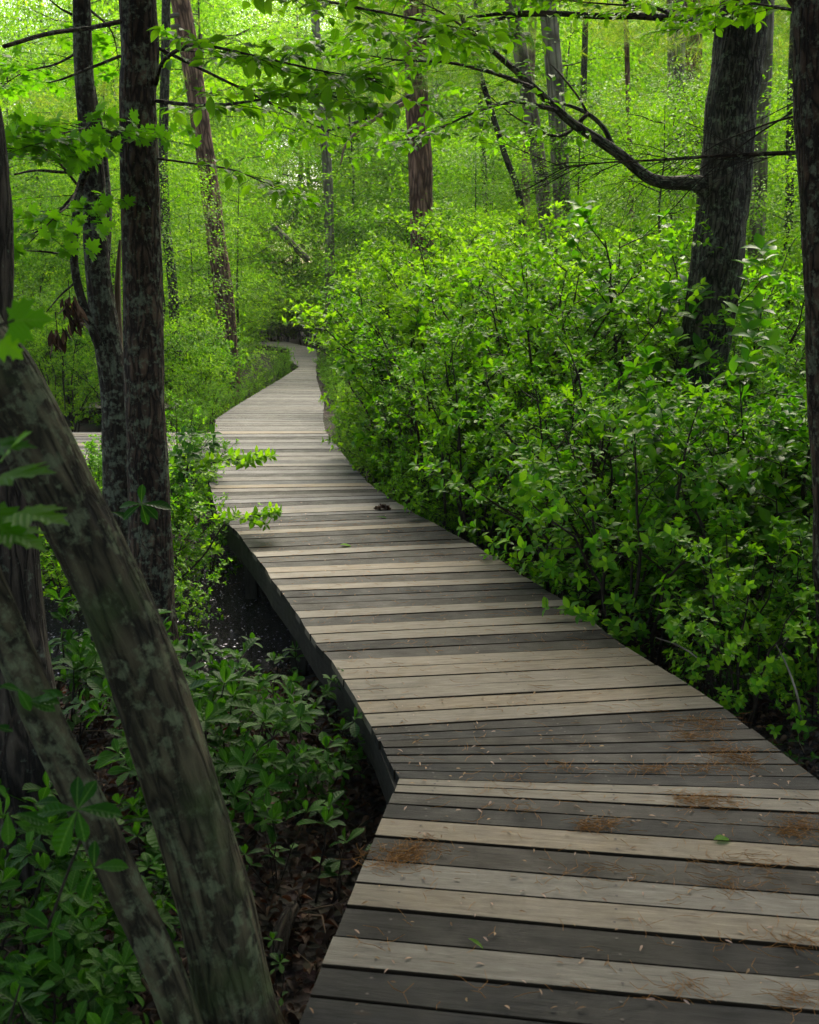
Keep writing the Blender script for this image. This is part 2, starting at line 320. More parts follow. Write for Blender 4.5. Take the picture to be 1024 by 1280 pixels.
def mud_mat():
    m,n,l,b,out=nodes('black_swamp_water')
    tc=n.new('ShaderNodeTexCoord')
    a=N(n,'ShaderNodeTexNoise',inp={'Scale':30.0,'Detail':9.0,'Roughness':.85}); l.new(tc.outputs['Object'],a.inputs[0])
    b.inputs['Base Color'].default_value=(.003,.0025,.003,1); b.inputs['Specular IOR Level'].default_value=.6
    rr=ramp(n,[(.4,(.04,.04,.04)),(.65,(.15,.15,.15))]); l.new(a.outputs[0],rr.inputs[0]); l.new(rr.outputs[0],b.inputs['Roughness'])
    bp=N(n,'ShaderNodeBump',inp={'Strength':1.0,'Distance':.12}); l.new(a.outputs[0],bp.inputs['Height']); l.new(bp.outputs[0],b.inputs['Normal'])
    return m

# ------------------------------------------------------------------ ground
GZ=-.42
def gz(x,y):
    z=GZ+.07*noise.noise(Vector((x*.35,y*.35,0)))+.03*noise.noise(Vector((x*1.7,y*1.7,3)))
    d=math.hypot((x+1.75)/1.6,(y-7.6)/1.7)
    if d<1.3: z-=.17*max(0,min(1,(1.3-d)/.5))
    z+=max(0,y-16)*.006
    if x>3: z+=min(.5,(x-3)*.04)
    return z
def build_ground():
    def axis(lo,hi,a,b,step):
        v=list(np.arange(a,b,step)); s=step
        x=a
        while x>lo: s*=1.22; x-=s; v.insert(0,x)
        x=v[-1]; s=step
        while x<hi: s*=1.22; x+=s; v.append(x)
        return v
    xs=axis(-150,150,-6,7,.09); ys=axis(-60,200,1.5,14,.09)
    nx,ny=len(xs),len(ys); V=[(x,y,gz(x,y)) for y in ys for x in xs]
    i,j=np.meshgrid(np.arange(nx-1),np.arange(ny-1)); a=(j*nx+i).ravel()
    L=np.stack([a,a+1,a+nx+1,a+nx],1).ravel()
    me=make_mesh('ground',V,L,np.arange(len(a))*4,None)
    tag(link('ground',me,ground_mat()),kind='structure')
    n=40; V=[]
    for k in range(n):
        t=2*math.pi*k/n; rr=1.75+.35*noise.noise(Vector((math.cos(t)*1.5,math.sin(t)*1.5,9)))
        V.append((-1.75+rr*math.cos(t),7.6+rr*1.05*math.sin(t),GZ-.1))
    me=make_mesh('swamp_water',V,list(range(n)),[0],None); tag(link('swamp_water',me,mud_mat()),kind='structure')
build_ground()

# ------------------------------------------------------------------ boardwalk
random.seed(4)
# near edges (world XY from the photographed edge line)
K1=G(495,983); E0=G(375,1280)
d1=(K1-E0).normalized(); nrm=Vector((d1.y,-d1.x,0)); W1=1.56
def isect(p,q,a,b):
    r=q-p; s=b-a; den=r.x*s.y-r.y*s.x; t=((a.x-p.x)*s.y-(a.y-p.y)*s.x)/den
    return p+r*t
def seg1_line(v512,v1024):
    p=G(512,v512); q=G(1024,v1024)
    return isect(p,q,E0,K1), isect(p,q,E0+nrm*W1,K1+nrm*W1)
lines=[]   # (L,R,n_boards_until_next,tones)
near=[(1385,1460,1,'L'),(1340,1408,1,'D'),(1300,1360,1,'L'),(1260,1312,1,'D'),(1218,1266,1,'D'),(1179,1225,1,'L'),(1140,1186,1,'D'),(1109,1151,1,'L'),(1079,1120,1,'L'),(1049,1088,1,'D'),(1025,1060,1,'L'),(992,1017,2,'DD'),(982.5,1001,1,'L')]
near[3]=(1260,1312,1,'D')
# each row: boundary nearest to the camera of the board(s) beyond it
bl=[(1385,1462),(1341,1410),(1300,1360),(1258,1312),(1218,1266),(1179,1225),(1140,1186),(1109,1151),(1079,1120),(1049,1088),(1025,1060),(1006,1037),(992,1017),(982,1001)]
tn=['D','L','D','D','L','D','L','L','D','L','D','D','L']
for (a,b),t in zip(bl,tn+['L']):
    l_,r_=seg1_line(a,b); lines.append((l_,r_,1,t))
def row(lu,lv,ru,rv_,n,t): lines.append((G(lu,lv),G(ru,rv_),n,t))
l_,r_=seg1_line(973.5,985.5); r_=G(1041,988.5); lines.append((l_,r_,7,'DDDDDDD'))
row(466,909,905,885,6,'LLLLLL')
row(414,825,784,809,2,'DD')
row(395,804,754,787,2,'LL')
row(381,783,731,767,1,'D')
row(376,773,713,758,1,'L')
row(369.5,764,704,750,3,'DDD')
row(351,739,668,728,1,'L')
row(346,732,658,722,1,'D')
row(339,724,643,713,2,'LL')
row(331,710,624,700,2,'DD')
row(321,697,597,684,1,'L')
row(315,690.5,589,679,4,'DDDD')
row(299.5,669,549,658,1,'L')
row(296,664.5,541,653,5,'DdDDd')
row(274,644.5,510,637,1,'L')
row(271,641,502,631,6,'mDmdDm')
row(264,611,466,608,1,'W')
row(262,607,461,604,5,'dmDmd')
row(256,583.5,441,582.5,1,'W')
row(255,580.5,438,579.5,9,'dmmDmdmDm')
row(250,543,409,542,1,'W')
row(268.5,539.5,407,539,9,'dmmdmdmdm')
row(269.5,524,404,524,18,'d'*18)
row(300,504,405,504,26,'dddmddddd'*3)
row(352,473,396,474,12,'m'*12)
row(374,458.5,395,459,12,'mdm'*4)
row(362,451,397,451,22,'m'*22)
row(361.5,436,395,436,20,'m'*20)
lines.append((Vector((-6.6,43.5,0)),Vector((-5.2,45,0)),0,''))
TONE={'D':.03,'d':.24,'m':.46,'L':.95,'W':1.0}
class Boards:
    def __init__(s): s.V=[];s.L=[];s.S=[];s.A=[];s.T=[];s.MI=[]
    def board(s,a,b,c,d,tone,th=.038,lift=0,seg=7):
        # a,b near edge left/right ; d,c far edge left/right
        n0=len(s.V); sd=random.uniform(0,500); sid=float(random.randint(0,900))
        ax=(b-a); wdt=((d-a).length+(c-b).length)/2
        prof=[(0,-th),(0,-.0025),(.02,0),(.98,0),(1,-.0025),(1,-th)]
        for i in range(seg+1):
            t=i/seg; p=a.lerp(b,t); q=d.lerp(c,t); wb=.0025*noise.noise(Vector((t*4,sd,0))); wz=.0025*noise.noise(Vector((t*2,sd,7)))
            for (u,z) in prof:
                v=p.lerp(q,u); v=v+(q-p).normalized()*(wb if u>.5 else -wb)
                s.V.append((v.x,v.y,z+lift+wz)); s.A.append((t*ax.length+sd,u*wdt+sd*.37,sid)); s.T.append(tone)
        m=len(prof)
        for i in range(seg):
            for k in range(m):
                k2=(k+1)%m; o=n0+i*m
                s._f([o+k,o+m+k,o+m+k2,o+k2][::-1],0 if k==2 else 2)
        s._f([n0+k for k in range(m)],0); s._f([n0+seg*m+k for k in range(m-1,-1,-1)],0)
        # nail heads
        if wdt>.05:
            for t in (.09,.5,.91):
                for u in (.26,.74):
                    c0=a.lerp(b,t+random.uniform(-.006,.006)).lerp(d.lerp(c,t),u+random.uniform(-.05,.05)); k0=len(s.V); r=.005
                    for k in range(6):
                        th_=k*math.pi/3; s.V.append((c0.x+r*math.cos(th_),c0.y+r*math.sin(th_),lift+.0016)); s.A.append((0,0,0)); s.T.append(0)
                    s._f(list(range(k0,k0+6)),1)
    def _f(s,f,mi): s.S.append(len(s.L)); s.L+=f; s.MI.append(mi)
    def mesh(s,name):
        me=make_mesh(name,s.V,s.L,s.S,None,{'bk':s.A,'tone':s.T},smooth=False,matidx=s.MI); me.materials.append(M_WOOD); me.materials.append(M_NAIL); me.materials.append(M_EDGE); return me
bw=empty('boardwalk',(0,2,0),'winding plank boardwalk of mixed pale and dark boards running through the woods','boardwalk')
B=Boards(); EL=[];ER=[]
for i in range(len(lines)-1):
    l0,r0,n,t=lines[i]; l1,r1=lines[i+1][0],lines[i+1][1]
    if (l1-l0).length<.02 and n==0: continue
    stp=abs(l0.x-l1.x)>.5 and n==1 and i>20
    if stp: l1=l0+(r1-r0)
    EL+=[l0]; ER+=[r0]
    if stp: EL+=[l1]
    for k in range(n):
        a,b=l0.lerp(l1,k/n),r0.lerp(r1,k/n); d,c=l0.lerp(l1,(k+1)/n),r0.lerp(r1,(k+1)/n)
        gap=random.uniform(.0025,.0052)
        fa=(d-a); fb=(c-b); ja=random.uniform(-.005,.004); ax=(b-a).normalized(); jb=random.uniform(-.004,.005)
        da=min(gap,fa.length*.2); db=min(gap,fb.length*.2)
        A_=a+fa.normalized()*da+ax*ja; D_=d-fa.normalized()*da+ax*ja; B_=b+fb.normalized()*db+ax*jb; C_=c-fb.normalized()*db+ax*jb
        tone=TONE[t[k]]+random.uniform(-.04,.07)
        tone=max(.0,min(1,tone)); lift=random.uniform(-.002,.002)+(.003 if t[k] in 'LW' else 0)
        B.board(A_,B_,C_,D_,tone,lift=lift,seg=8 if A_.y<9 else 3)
EL.append(lines[-1][0]); ER.append(lines[-1][1])
link('decking',B.mesh('decking'),None,bw)
# side beams under the plank ends
def beam(pts,inset,name='side_beam',depth=.15,thick=.04,top=-.04):
    Bm=Boards()
    V=[];L=[];S=[];A=[];T=[];MI=[]
    pts=[Vector((p.x,p.y,0)) for p in pts]
    q=[pts[0]]
    for p in pts[1:]:
        if (p-q[-1]).length>.25: q.append(p)
    n=len(q); ln=0
    for i,p in enumerate(q):
        t=(q[min(i+1,n-1)]-q[max(i-1,0)]).normalized(); nn=Vector((t.y,-t.x,0))
        if i: ln+=(p-q[i-1]).length
        for (u,z) in ((0,top),(thick,top),(thick,top-depth),(0,top-depth)):
            v=p+nn*(inset+u*(1 if inset>=0 else -1)); V.append((v.x,v.y,z)); A.append((ln,(z-u)*1.0,3.3)); T.append(.06)
    for i in range(n-1):
        for k in range(4):
            k2=(k+1)%4; S.append(len(L)); L+=[i*4+k,i*4+k2,(i+1)*4+k2,(i+1)*4+k]; MI.append(0)
    for f in ([3,2,1,0],[(n-1)*4+k for k in range(4)]): S.append(len(L)); L+=f; MI.append(0)
    me=make_mesh(name,V,L,S,None,{'bk':A,'tone':T},smooth=False,matidx=MI); me.materials.append(M_WOOD); return link(name,me,None,bw)
i0=next(i for i,p in enumerate(EL) if p.y>3.55)
beam(EL[:i0]+[K1],.006); beam([K1]+[p for p in EL if p.y>K1.y+.2 and p.y<14.0],.006)
beam(ER,-.012); beam([G(268.5,539.5)]+[p for p in EL if p.y>14.8],.012)
for i,y in enumerate((3.2,4.6,6.3,8.2,10.4,12.6,15.5,18.5,22)):
    for side,ed in ((0,EL),(1,ER)):
        p=min(ed,key=lambda e:abs(e.y-y)); x=p.x+(.1 if side==0 else -.1)
        Bm=Boards(); z0=-.9
        V=[(x+dx,p.y+dy,z) for z in (z0,-.045) for dx,dy in ((-.045,-.045),(.045,-.045),(.045,.045),(-.045,.045))]
        Fq=[(0,1,5,4),(1,2,6,5),(2,3,7,6),(3,0,4,7),(4,5,6,7),(3,2,1,0)]
        me=make_mesh('post',V,[k for f in Fq for k in f],[j*4 for j in range(6)],None,{'bk':[(v[2],v[0],v[1]) for v in V],'tone':[.15]*8},smooth=False); me.materials.append(M_WOOD); link('post',me,None,bw)
# side branch of the walk and a far platform
def platform(name,pts_l,pts_r,n,label,tones,z=0):
    o=empty(name,(pts_l[0].x,pts_l[0].y,z),label,'boardwalk'); b=Boards()
    for k in range(n):
        a,c0=pts_l[0].lerp(pts_l[1],k/n),pts_r[0].lerp(pts_r[1],k/n); d,c=pts_l[0].lerp(pts_l[1],(k+1)/n),pts_r[0].lerp(pts_r[1],(k+1)/n)
        g=Vector((0,.004,0)); b.board(a+g,c0+g,c-g,d-g,TONE[tones[k%len(tones)]],lift=z+random.uniform(-.002,.002),seg=4)
    link('decking',b.mesh('decking'),None,o)
    for e in (0,1):
        bb=Boards(); a,c=pts_l[e],pts_r[e]; dy=Vector((0,.04 if e==0 else -.04,0)); bb.board(a,c,c+dy,a+dy,.12,th=.2,lift=z-.042,seg=2)
        link('side_beam',bb.mesh('side_beam'),None,o)
    return o
V3=Vector
platform('side_boardwalk',(V3((-8.5,11.4,0)),V3((-8.5,14.3,0))),(V3((-2.42,11.4,0)),V3((-2.83,14.3,0))),20,'grey plank side walkway branching off behind the lichened twin trunks','dmDmWdm',z=-.003)
platform('far_platform',(V3((-5.3,17.2,0)),V3((-5.3,18.7,0))),(V3((-3.75,17.2,0)),V3((-3.7,18.7,0))),10,'short pale plank platform glimpsed through leaves beside the dark straight trunk','WmWm',z=.02)

def on_walk(x,y,m=.0):
    if y<16.5 and y>11.2 and x<-2 and x>-9: return m>-.2
    if 17<y<18.9 and -6.5<x<-3.6: return True
    for i in range(len(EL)-1):
        a,b=EL[i],EL[i+1]
        if a.y<=y<=b.y and b.y>a.y:
            t=(y-a.y)/(b.y-a.y); xl=a.x+(b.x-a.x)*t; break
    else: return False
    xr=None
    for i in range(len(ER)-1):
        a,b=ER[i],ER[i+1]
        if a.y<=y<=b.y and b.y>a.y:
            t=(y-a.y)/(b.y-a.y); xr=a.x+(b.x-a.x)*t; break
    if xr is None: xr=xl+1.5
    return xl-m<x<xr+m

# ------------------------------------------------------------------ generic plants
def sprig(Lv,p,d,L,n,size,up=.9,whorl=0):
    """leaves alternately along a twig p->p+d*L, plus a terminal tuft"""
    d=d.normalized(); side=d.cross(V3((0,0,1)))
    if side.length<.1: side=V3((1,0,0))
    side.normalize(); s=1
    for i in range(n):
        t=(i+.6)/n; q=p+d*(L*t); s=-s
        ld=(side*s*random.uniform(.6,1.1)+d*random.uniform(.4,1.0)+V3((0,0,random.uniform(-.35,.35))))
        nn=V3((random.uniform(-.5,.5),random.uniform(-.5,.5),up))
        Lv.add(q,ld.normalized(),nn,size*random.uniform(.6,1.15))
    e=p+d*L
    for i in range(whorl):
        a=2*math.pi*(i+random.random()*.5)/max(whorl,1)
        o=(side*math.cos(a)+d.cross(side)*math.sin(a))
        ld=(o+d*random.uniform(.3,.9)+V3((0,0,.15))).normalized()
        Lv.add(e,ld,(d*.8+V3((0,0,.5))+rv(.25)),size*random.uniform(.7,1.2),min(1,random.random()*.6+.4))

def shrub_proto(seed,H,Rr,nst,leaf,tm,nb=8,nt=5,nl=5,whorl=4,low=.12,mat='shrub'):
    random.seed(seed); T=Tubes(); Lv=Leaves()
    for s in range(nst):
        a=2*math.pi*(s+random.random()*.7)/nst; rr=Rr*random.uniform(.05,.22); b=V3((rr*math.cos(a),rr*math.sin(a),-.05))
        out=random.uniform(.25,1.0)*Rr; h=H*random.uniform(.62,1.0)*(1-.25*(out/Rr)**2)
        top=V3((out*math.cos(a+random.uniform(-.4,.4)),out*math.sin(a+random.uniform(-.4,.4)),h))
        mid=(b+top)/2+V3((-.18*out*math.cos(a),-.18*out*math.sin(a),.1*h))+rv(.05)
        pts=catmull([b,mid,top],4); r0=.006+.004*H*random.uniform(.5,1.2)
        for i in range(1,len(pts)-1): pts[i]+=rv(.02)
        T.add(pts,lerp_list([r0,r0*.75,r0*.25],len(pts)),5,cap=False)
        for k in range(nb):
            t=low+(1-low)*(k+random.random())/nb; f=t*(len(pts)-1); i=min(int(f),len(pts)-2); p=pts[i].lerp(pts[i+1],f-i)
            aa=random.uniform(0,2*math.pi) if random.random()<.4 else a+random.uniform(-1.3,1.3)
            bd=V3((math.cos(aa),math.sin(aa),random.uniform(.1,.9)*(.5+t))).normalized(); bl_=Rr*random.uniform(.3,.62)*(1.1-.5*t)
            bp=wob(p,p+bd*bl_,3,.07); T.add(bp,[r0*.35,r0*.28,r0*.2,r0*.1],3,cap=False)
            for m in range(nt):
                tt=.25+.75*(m+random.random())/nt; f2=tt*3; j=min(int(f2),2); q=bp[j].lerp(bp[j+1],f2-j)
                td=(bd+rv(.9)+V3((0,0,.35))).normalized(); tl=random.uniform(.05,.14)*(.6+leaf*9)
                T.add([q,q+td*tl],[r0*.1,r0*.05],3,cap=False)
                sprig(Lv,q,td,tl,nl,leaf,whorl=whorl)
    return T.mesh('stems'),Lv.mesh('foliage',tm),mat
SH_BIG=[]
def place(proto,x,y,z,rot,sc,label,cat,group,name='shrub',szz=None):
    o=empty(name,(x,y,z),label,cat,group); o.rotation_euler=(random.uniform(-.06,.06),random.uniform(-.06,.06),rot)
    o.scale=(sc,sc,sc*(szz or 1))
    for nm,me,mt in (('stems',proto[0],MB['twig']),('foliage',proto[1],ML[proto[2]])):
        link(nm,me,mt,o,world=False)
    return o
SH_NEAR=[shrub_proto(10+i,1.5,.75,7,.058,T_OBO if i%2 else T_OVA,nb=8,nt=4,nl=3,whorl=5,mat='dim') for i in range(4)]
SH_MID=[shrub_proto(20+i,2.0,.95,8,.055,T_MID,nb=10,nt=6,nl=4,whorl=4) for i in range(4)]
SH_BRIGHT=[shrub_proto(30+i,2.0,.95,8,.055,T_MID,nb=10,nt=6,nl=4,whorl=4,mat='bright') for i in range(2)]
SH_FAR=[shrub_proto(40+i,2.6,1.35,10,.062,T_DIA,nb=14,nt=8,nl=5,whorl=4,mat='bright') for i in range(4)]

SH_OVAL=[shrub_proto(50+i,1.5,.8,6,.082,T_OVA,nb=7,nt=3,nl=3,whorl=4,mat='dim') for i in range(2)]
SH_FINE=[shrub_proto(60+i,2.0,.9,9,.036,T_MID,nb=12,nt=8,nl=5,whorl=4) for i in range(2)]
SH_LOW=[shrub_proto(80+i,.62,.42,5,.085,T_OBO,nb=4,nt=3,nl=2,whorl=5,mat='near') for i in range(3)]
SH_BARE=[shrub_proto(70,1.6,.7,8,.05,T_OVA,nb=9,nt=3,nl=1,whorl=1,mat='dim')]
# ------------------------------------------------------------------ understory / forest trees
def tree_crown(seed,n,Rr,z0,z1,leaf,tm,spray=26,sprayr=.55,limbs=14,tr=.09,height=None,sparse=.0):
    """limbs + flat leaf sprays; returns trunk tube mesh, foliage mesh"""
    random.seed(seed); rng=np.random.RandomState(seed)
    H=height or z1; T=Tubes()
    tp=wob((0,0,-.3),(random.uniform(-.3,.3),random.uniform(-.3,.3),H),8,.012)
    T.add(tp,lerp_list([tr*1.25,tr,tr*.8,tr*.5,tr*.15],9),8,rough=.06)
    ends=[]
    for i in range(limbs):
        z=z0+(z1-z0)*(i+.3)/limbs; a=i*2.4+random.random(); prof=math.sin(math.pi*min(1,max(.12,((z-z0)/(z1-z0))*.8+.18)))
        L=Rr*(.45+.6*prof)*random.uniform(.7,1.1); f=min(z/H*8,7.9); b=tp[int(f)].lerp(tp[int(f)+1],f-int(f))
        e=b+V3((math.cos(a)*L,math.sin(a)*L,L*random.uniform(.05,.45)))
        lp=wob(b,e,5,.05); T.add(lp,lerp_list([tr*.35,tr*.2,tr*.05],6),4,cap=False)
        for k in range(1,6):
            ends.append((lp[k],(e-b).normalized()))
            for s in (-1,1):
                sd_=(e-b).normalized().cross(V3((0,0,1)))*s; q=lp[k]+(sd_+(e-b).normalized()*.5)*L*random.uniform(.12,.32)+V3((0,0,random.uniform(-.15,.2)))
                T.add([lp[k],q],[tr*.07,tr*.03],3,cap=False); ends.append((q,sd_))
    ns=n//spray; E_=np.array([ends[i%len(ends)][0] for i in rng.permutation(max(ns,len(ends)))[:ns]])
    ctr=E_+rng.normal(0,.22*Rr*.5,(ns,3))*np.array([1,1,.55])
    out=ctr.copy(); out[:,2]=0; out/=np.linalg.norm(out,axis=1,keepdims=True)+1e-6
    tilt=out*rng.uniform(.0,.5,(ns,1))+np.stack([rng.normal(0,.18,ns),rng.normal(0,.18,ns),np.ones(ns)],1)
    tilt/=np.linalg.norm(tilt,axis=1,keepdims=True)
    p=np.repeat(ctr,spray,0); tl=np.repeat(tilt,spray,0); m=len(p)
    o=rng.normal(0,1,(m,3)); o-=tl*np.sum(o*tl,1,keepdims=True); o*=sprayr*.5; p=p+o+tl*rng.normal(0,.06,(m,1))
    d=np.repeat(out,spray,0)*.6+o/ (sprayr*.5+1e-6)*.5+rng.normal(0,.35,(m,3)); d[:,2]-=.25
    nn=tl+rng.normal(0,.22,(m,3))
    r=np.clip(np.repeat(rng.rand(ns),spray)*.8+rng.rand(m)*.2,0,1)
    return T.mesh('trunk'),leaf_arr('crown',p,d,nn,leaf*rng.uniform(.65,1.2,m),r,tm)
SAP=[tree_crown(100+i,14000,1.7,.5,5.5+i*.5,.068,T_DIA,tr=.035,limbs=16) for i in range(4)]
BIG=[tree_crown(200+i,38000,3.2,2.0,14,.1,T_DIA,spray=30,sprayr=.8,limbs=26,tr=.13) for i in range(4)]
SHADE_CAN=[tree_crown(300+i,12000,3.4,.2,3.4,.12,T_DIA,spray=30,sprayr=.8,limbs=16,tr=.06)[1] for i in range(2)]  # unseen crown foliage, placed overhead to shade the foreground
def place_tree(pr,x,y,z,rot,sc,label,cat,group,name,bk='pale',lf='far',sz=1):
    o=empty(name,(x,y,z),label,cat,group); o.rotation_euler=(0,0,rot); o.scale=(sc,sc,sc*sz)
    link('trunk',pr[0],MB[bk],o,world=False); c=link('crown',pr[1],ML[lf],o,world=False)
    return o

# ------------------------------------------------------------------ hand placed trees
random.seed(77)
def trunk_tree(name,label,cat,ctrl,radii,bk,sides=20,rough=.08,step=10,crown=None,group=None,seed=0):
    """ctrl: world points, base first"""
    o=empty(name,ctrl[0],label,cat,group)
    pts=catmull(ctrl,step); T=Tubes(); T.add(pts,lerp_list(radii,len(pts)),sides,rough=rough,seed=seed)
    link('trunk',T.mesh('trunk'),MB[bk],o)
    if crown:
        for (cx,cy,cz,s) in crown:
            c=link('crown',random.choice(SHADE_CAN),ML['canopy'],o,world=False); c.location=V3((cx,cy,cz))-V3(ctrl[0]); c.scale=(s,s,s); c.rotation_euler=(0,0,random.uniform(0,6))
    return o
def limb(o,pts,radii,bk,sides=8,rough=.08,name='branch',n=6):
    p=catmull(pts,n); T=Tubes(); T.add(p,lerp_list(radii,len(p)),sides,rough=rough,seed=random.random()*9)
    b=link(name,T.mesh(name),MB[bk],o); return b,p
def leafy(o,pts,radii,bk,tm,mt,leaf=.08,twigs=16,tl=.45,nl=7,start=.15,spread=1.0,n=5,flat=.25,parent=None,droop=0.0,whorl=1,branch=True):
    """a limb with flat sprays of leaves"""
    p=catmull(pts,n); T=Tubes(); T.add(p,lerp_list(radii,len(p)),6,rough=.05)
    Lv=Leaves(); m=len(p)-1
    for i in range(twigs):
        t=start+(1-start)*(i+random.random())/twigs; f=min(t*m,m-.01); k=int(f); q=p[k].lerp(p[k+1],f-k); dr=(p[k+1]-p[k]).normalized()
        sd_=dr.cross(V3((0,0,1))).normalized()*(1 if i%2 else -1)
        td=(sd_*random.uniform(.5,1.2)*spread+dr*random.uniform(.5,1.1)+V3((0,0,random.uniform(-flat,flat)-droop))).normalized()
        L=tl*random.uniform(.5,1.2)*(1.15-.5*t); tp=wob(q,q+td*L,3,.06); tp[-1].z-=.06*L
        T.add(tp,[radii[-1]*.9+.0012,.0018,.0014,.0008],3,cap=False)
        sprig(Lv,tp[0].lerp(tp[1],.5),(tp[-1]-tp[0]),L*.85,nl,leaf,up=1.3,whorl=whorl)
        for s in (-1,1):
            if random.random()<.75:
                j=random.choice([1,2]); d2=(td+td.cross(V3((0,0,1)))*s*.9+rv(.15)).normalized(); L2=L*random.uniform(.35,.6)
                T.add([tp[j],tp[j]+d2*L2],[.0014,.0007],3,cap=False); sprig(Lv,tp[j],d2,L2,max(3,nl//2+1),leaf,up=1.3,whorl=whorl)
    b=link('branch',T.mesh('branch'),MB[bk],o); 
    lf=link('leaves',Lv.mesh('leaves',tm),ML[mt],b,world=False); lf.matrix_parent_inverse=b.matrix_parent_inverse.inverted() if False else Matrix.Identity(4)
    return b

# leaning pair in the left foreground
t1=trunk_tree('leaning_tree','thick mottled grey trunk leaning across the lower left corner','tree',
  [V3((-.30,2.50,-.5)),P(300,1270,2.5),P(262,1100,2.52),P(165,800,2.56),P(70,600,2.6),P(8,480,2.64),P(-90,290,2.7),V3((-1.7,2.8,3.6)),V3((-2.0,2.8,6))],
  [.115,.098,.094,.087,.084,.083,.081,.075,.06],'smooth',sides=110,rough=.10,step=34,crown=[(-1.9,2.2,4.6,1.0),(.4,2.4,4.9,1.0),(-.8,-1.6,5.0,1.1)],seed=3)  # last crown lies behind the camera, added to cut skylight
t2=trunk_tree('leaning_tree','thinner bare stem slanting beneath the thick leaning trunk','tree',
  [V3((-.50,2.35,-.5)),P(229,1280,2.35),P(147,1090,2.37),P(100,990,2.38),P(50,890,2.4),P(-12,740,2.45),P(-120,500,2.5),V3((-2.0,2.6,3.2)),V3((-2.4,2.6,5))],
  [.054,.047,.045,.044,.043,.042,.04,.035,.03],'smooth',sides=64,rough=.10,step=22,crown=[(-2.6,.8,4.4,.9)],seed=8)
t3=trunk_tree('furrowed_tree','broad dark furrowed trunk at the far left behind the leaning stems','tree',
  [P(48,1130,3.75),P(35,1000,3.8),P(5,750,3.8),P(-10,560,3.8),P(-28,400,3.82),P(-55,100,3.9),V3((-1.95,3.9,3.5)),V3((-2.1,4,6.5))],
  [.19,.155,.135,.13,.125,.12,.115,.09],'furrow',sides=64,rough=.13,step=22,crown=[(-2.3,4.6,5.6,1.0),(-3.6,2.6,5.3,1.0)],seed=14)
t4=trunk_tree('straight_tree','straight near-black trunk with pale lichen blotches left of the boardwalk','tree',
  [P(196,850,6.3),P(190,760,6.35),P(187,640,6.4),P(181,500,6.4),P(179,400,6.4),P(176,250,6.4),P(172,120,6.4),P(171,0,6.4),V3((-1.65,6.4,5.2)),V3((-1.7,6.4,8))],
  [.165,.14,.125,.117,.112,.108,.105,.102,.1,.07],'dark',sides=64,rough=.09,step=22,crown=[(-1.6,8.0,6.4,1.05),(-.4,4.4,5.6,1.0)],seed=20)
t5=trunk_tree('crooked_tree','crooked lichened trunk close behind the straight dark one','tree',
  [P(158,800,6.9),P(152,700,6.9),P(150,600,6.9),P(146,500,6.9),P(133,420,6.9),P(120,320,6.9),P(117,230,6.9),P(113,180,6.9),P(105,100,6.9),P(102,0,6.9),P(98,-120,6.9),V3((-2.2,6.9,6.5))],
  [.15,.12,.11,.10,.085,.075,.07,.062,.056,.052,.05,.04],'lichen',sides=40,rough=.12,step=12,crown=[(-2.9,7.6,7.0,.9)],seed=31)
limb(t5,[P(141,500,6.85),P(128,445,6.8),P(104,380,6.75),P(93,330,6.7),P(95,270,6.6),P(103,225,6.6),P(125,190,6.5),P(150,160,6.45)],[.035,.03,.027,.025,.024,.023,.02,.012],'lichen',sides=14)
limb(t5,[P(152,520,6.95),P(149,440,6.98),P(147,360,7),P(150,300,7.0)],[.03,.026,.02,.008],'deadwood',sides=10,rough=.2,name='dead_stub')
limb(t5,[P(132,330,7.3),P(135,260,7.5),P(128,180,7.7),P(116,110,7.8),P(108,40,7.9)],[.03,.028,.026,.02,.018],'lichen',sides=10)
# fine bare limbs left
for pts in ([P(150,27,6.3),P(110,35,6.0),P(60,42,5.7),P(5,58,5.4)],):
    limb(t4,pts,[.013,.012,.011,.01],'dark',sides=8)
for pts,r in (([P(150,70,6.3),P(115,84,6.1),P(80,98,6.0),P(62,103,5.9)],.009),([P(105,215,6.8),P(75,215,6.6),P(45,213,6.4),P(18,218,6.2)],.013),
            ([P(100,235,6.8),P(70,268,6.6),P(45,290,6.5),P(25,293,6.4)],.009),([P(92,320,6.8),P(60,315,6.6),P(28,313,6.5)],.009),([P(95,352,6.8),P(75,370,6.7),P(58,390,6.6)],.008),
            ([P(104,210,6.7),P(75,195,6.5),P(45,180,6.4),P(20,160,6.3)],.008),([P(90,18,6.8),P(75,10,6.8),P(58,-4,6.8)],.009),([P(95,190,6.8),P(60,200,6.6),P(35,170,6.5)],.006)):
    limb(t5,pts,[r,r*.8,r*.6,r*.4],'dark',sides=6)

# right hand trees
oak=trunk_tree('oak_tree','big leaning oak with long curving limb rising from the right-hand shrubs','tree',
  [P(850,690,10),P(862,600,10),P(874,480,10),P(884,410,10),P(897,320,10),P(906,240,10),P(914,140,10),P(927,40,10),P(940,-60,10),P(955,-200,10.2),V3((3.6,10.6,8))],
  [.33,.27,.235,.225,.225,.225,.22,.215,.2,.17,.12],'oak',sides=64,rough=.14,step=14,crown=[(5.8,10.4,8.0,1.1),(1.5,9.2,6.2,1.1)],seed=40)
limb(oak,[P(884,234,10),P(865,229,9.9),P(835,229,9.85),P(810,222,9.8),P(780,197,9.75),P(750,176,9.7),P(720,157,9.65),P(698,138,9.6),P(668,110,9.5),P(640,84,9.4),P(612,60,9.3)],[.09,.07,.056,.052,.048,.044,.038,.034,.03,.026,.02],'oak',sides=16,rough=.16,n=8)
limb(oak,[P(784,200,9.75),P(768,186,9.8),P(755,160,9.85),P(735,142,9.9),P(712,132,9.95),P(690,126,10)],[.03,.026,.022,.018,.014,.009],'oak',sides=8)
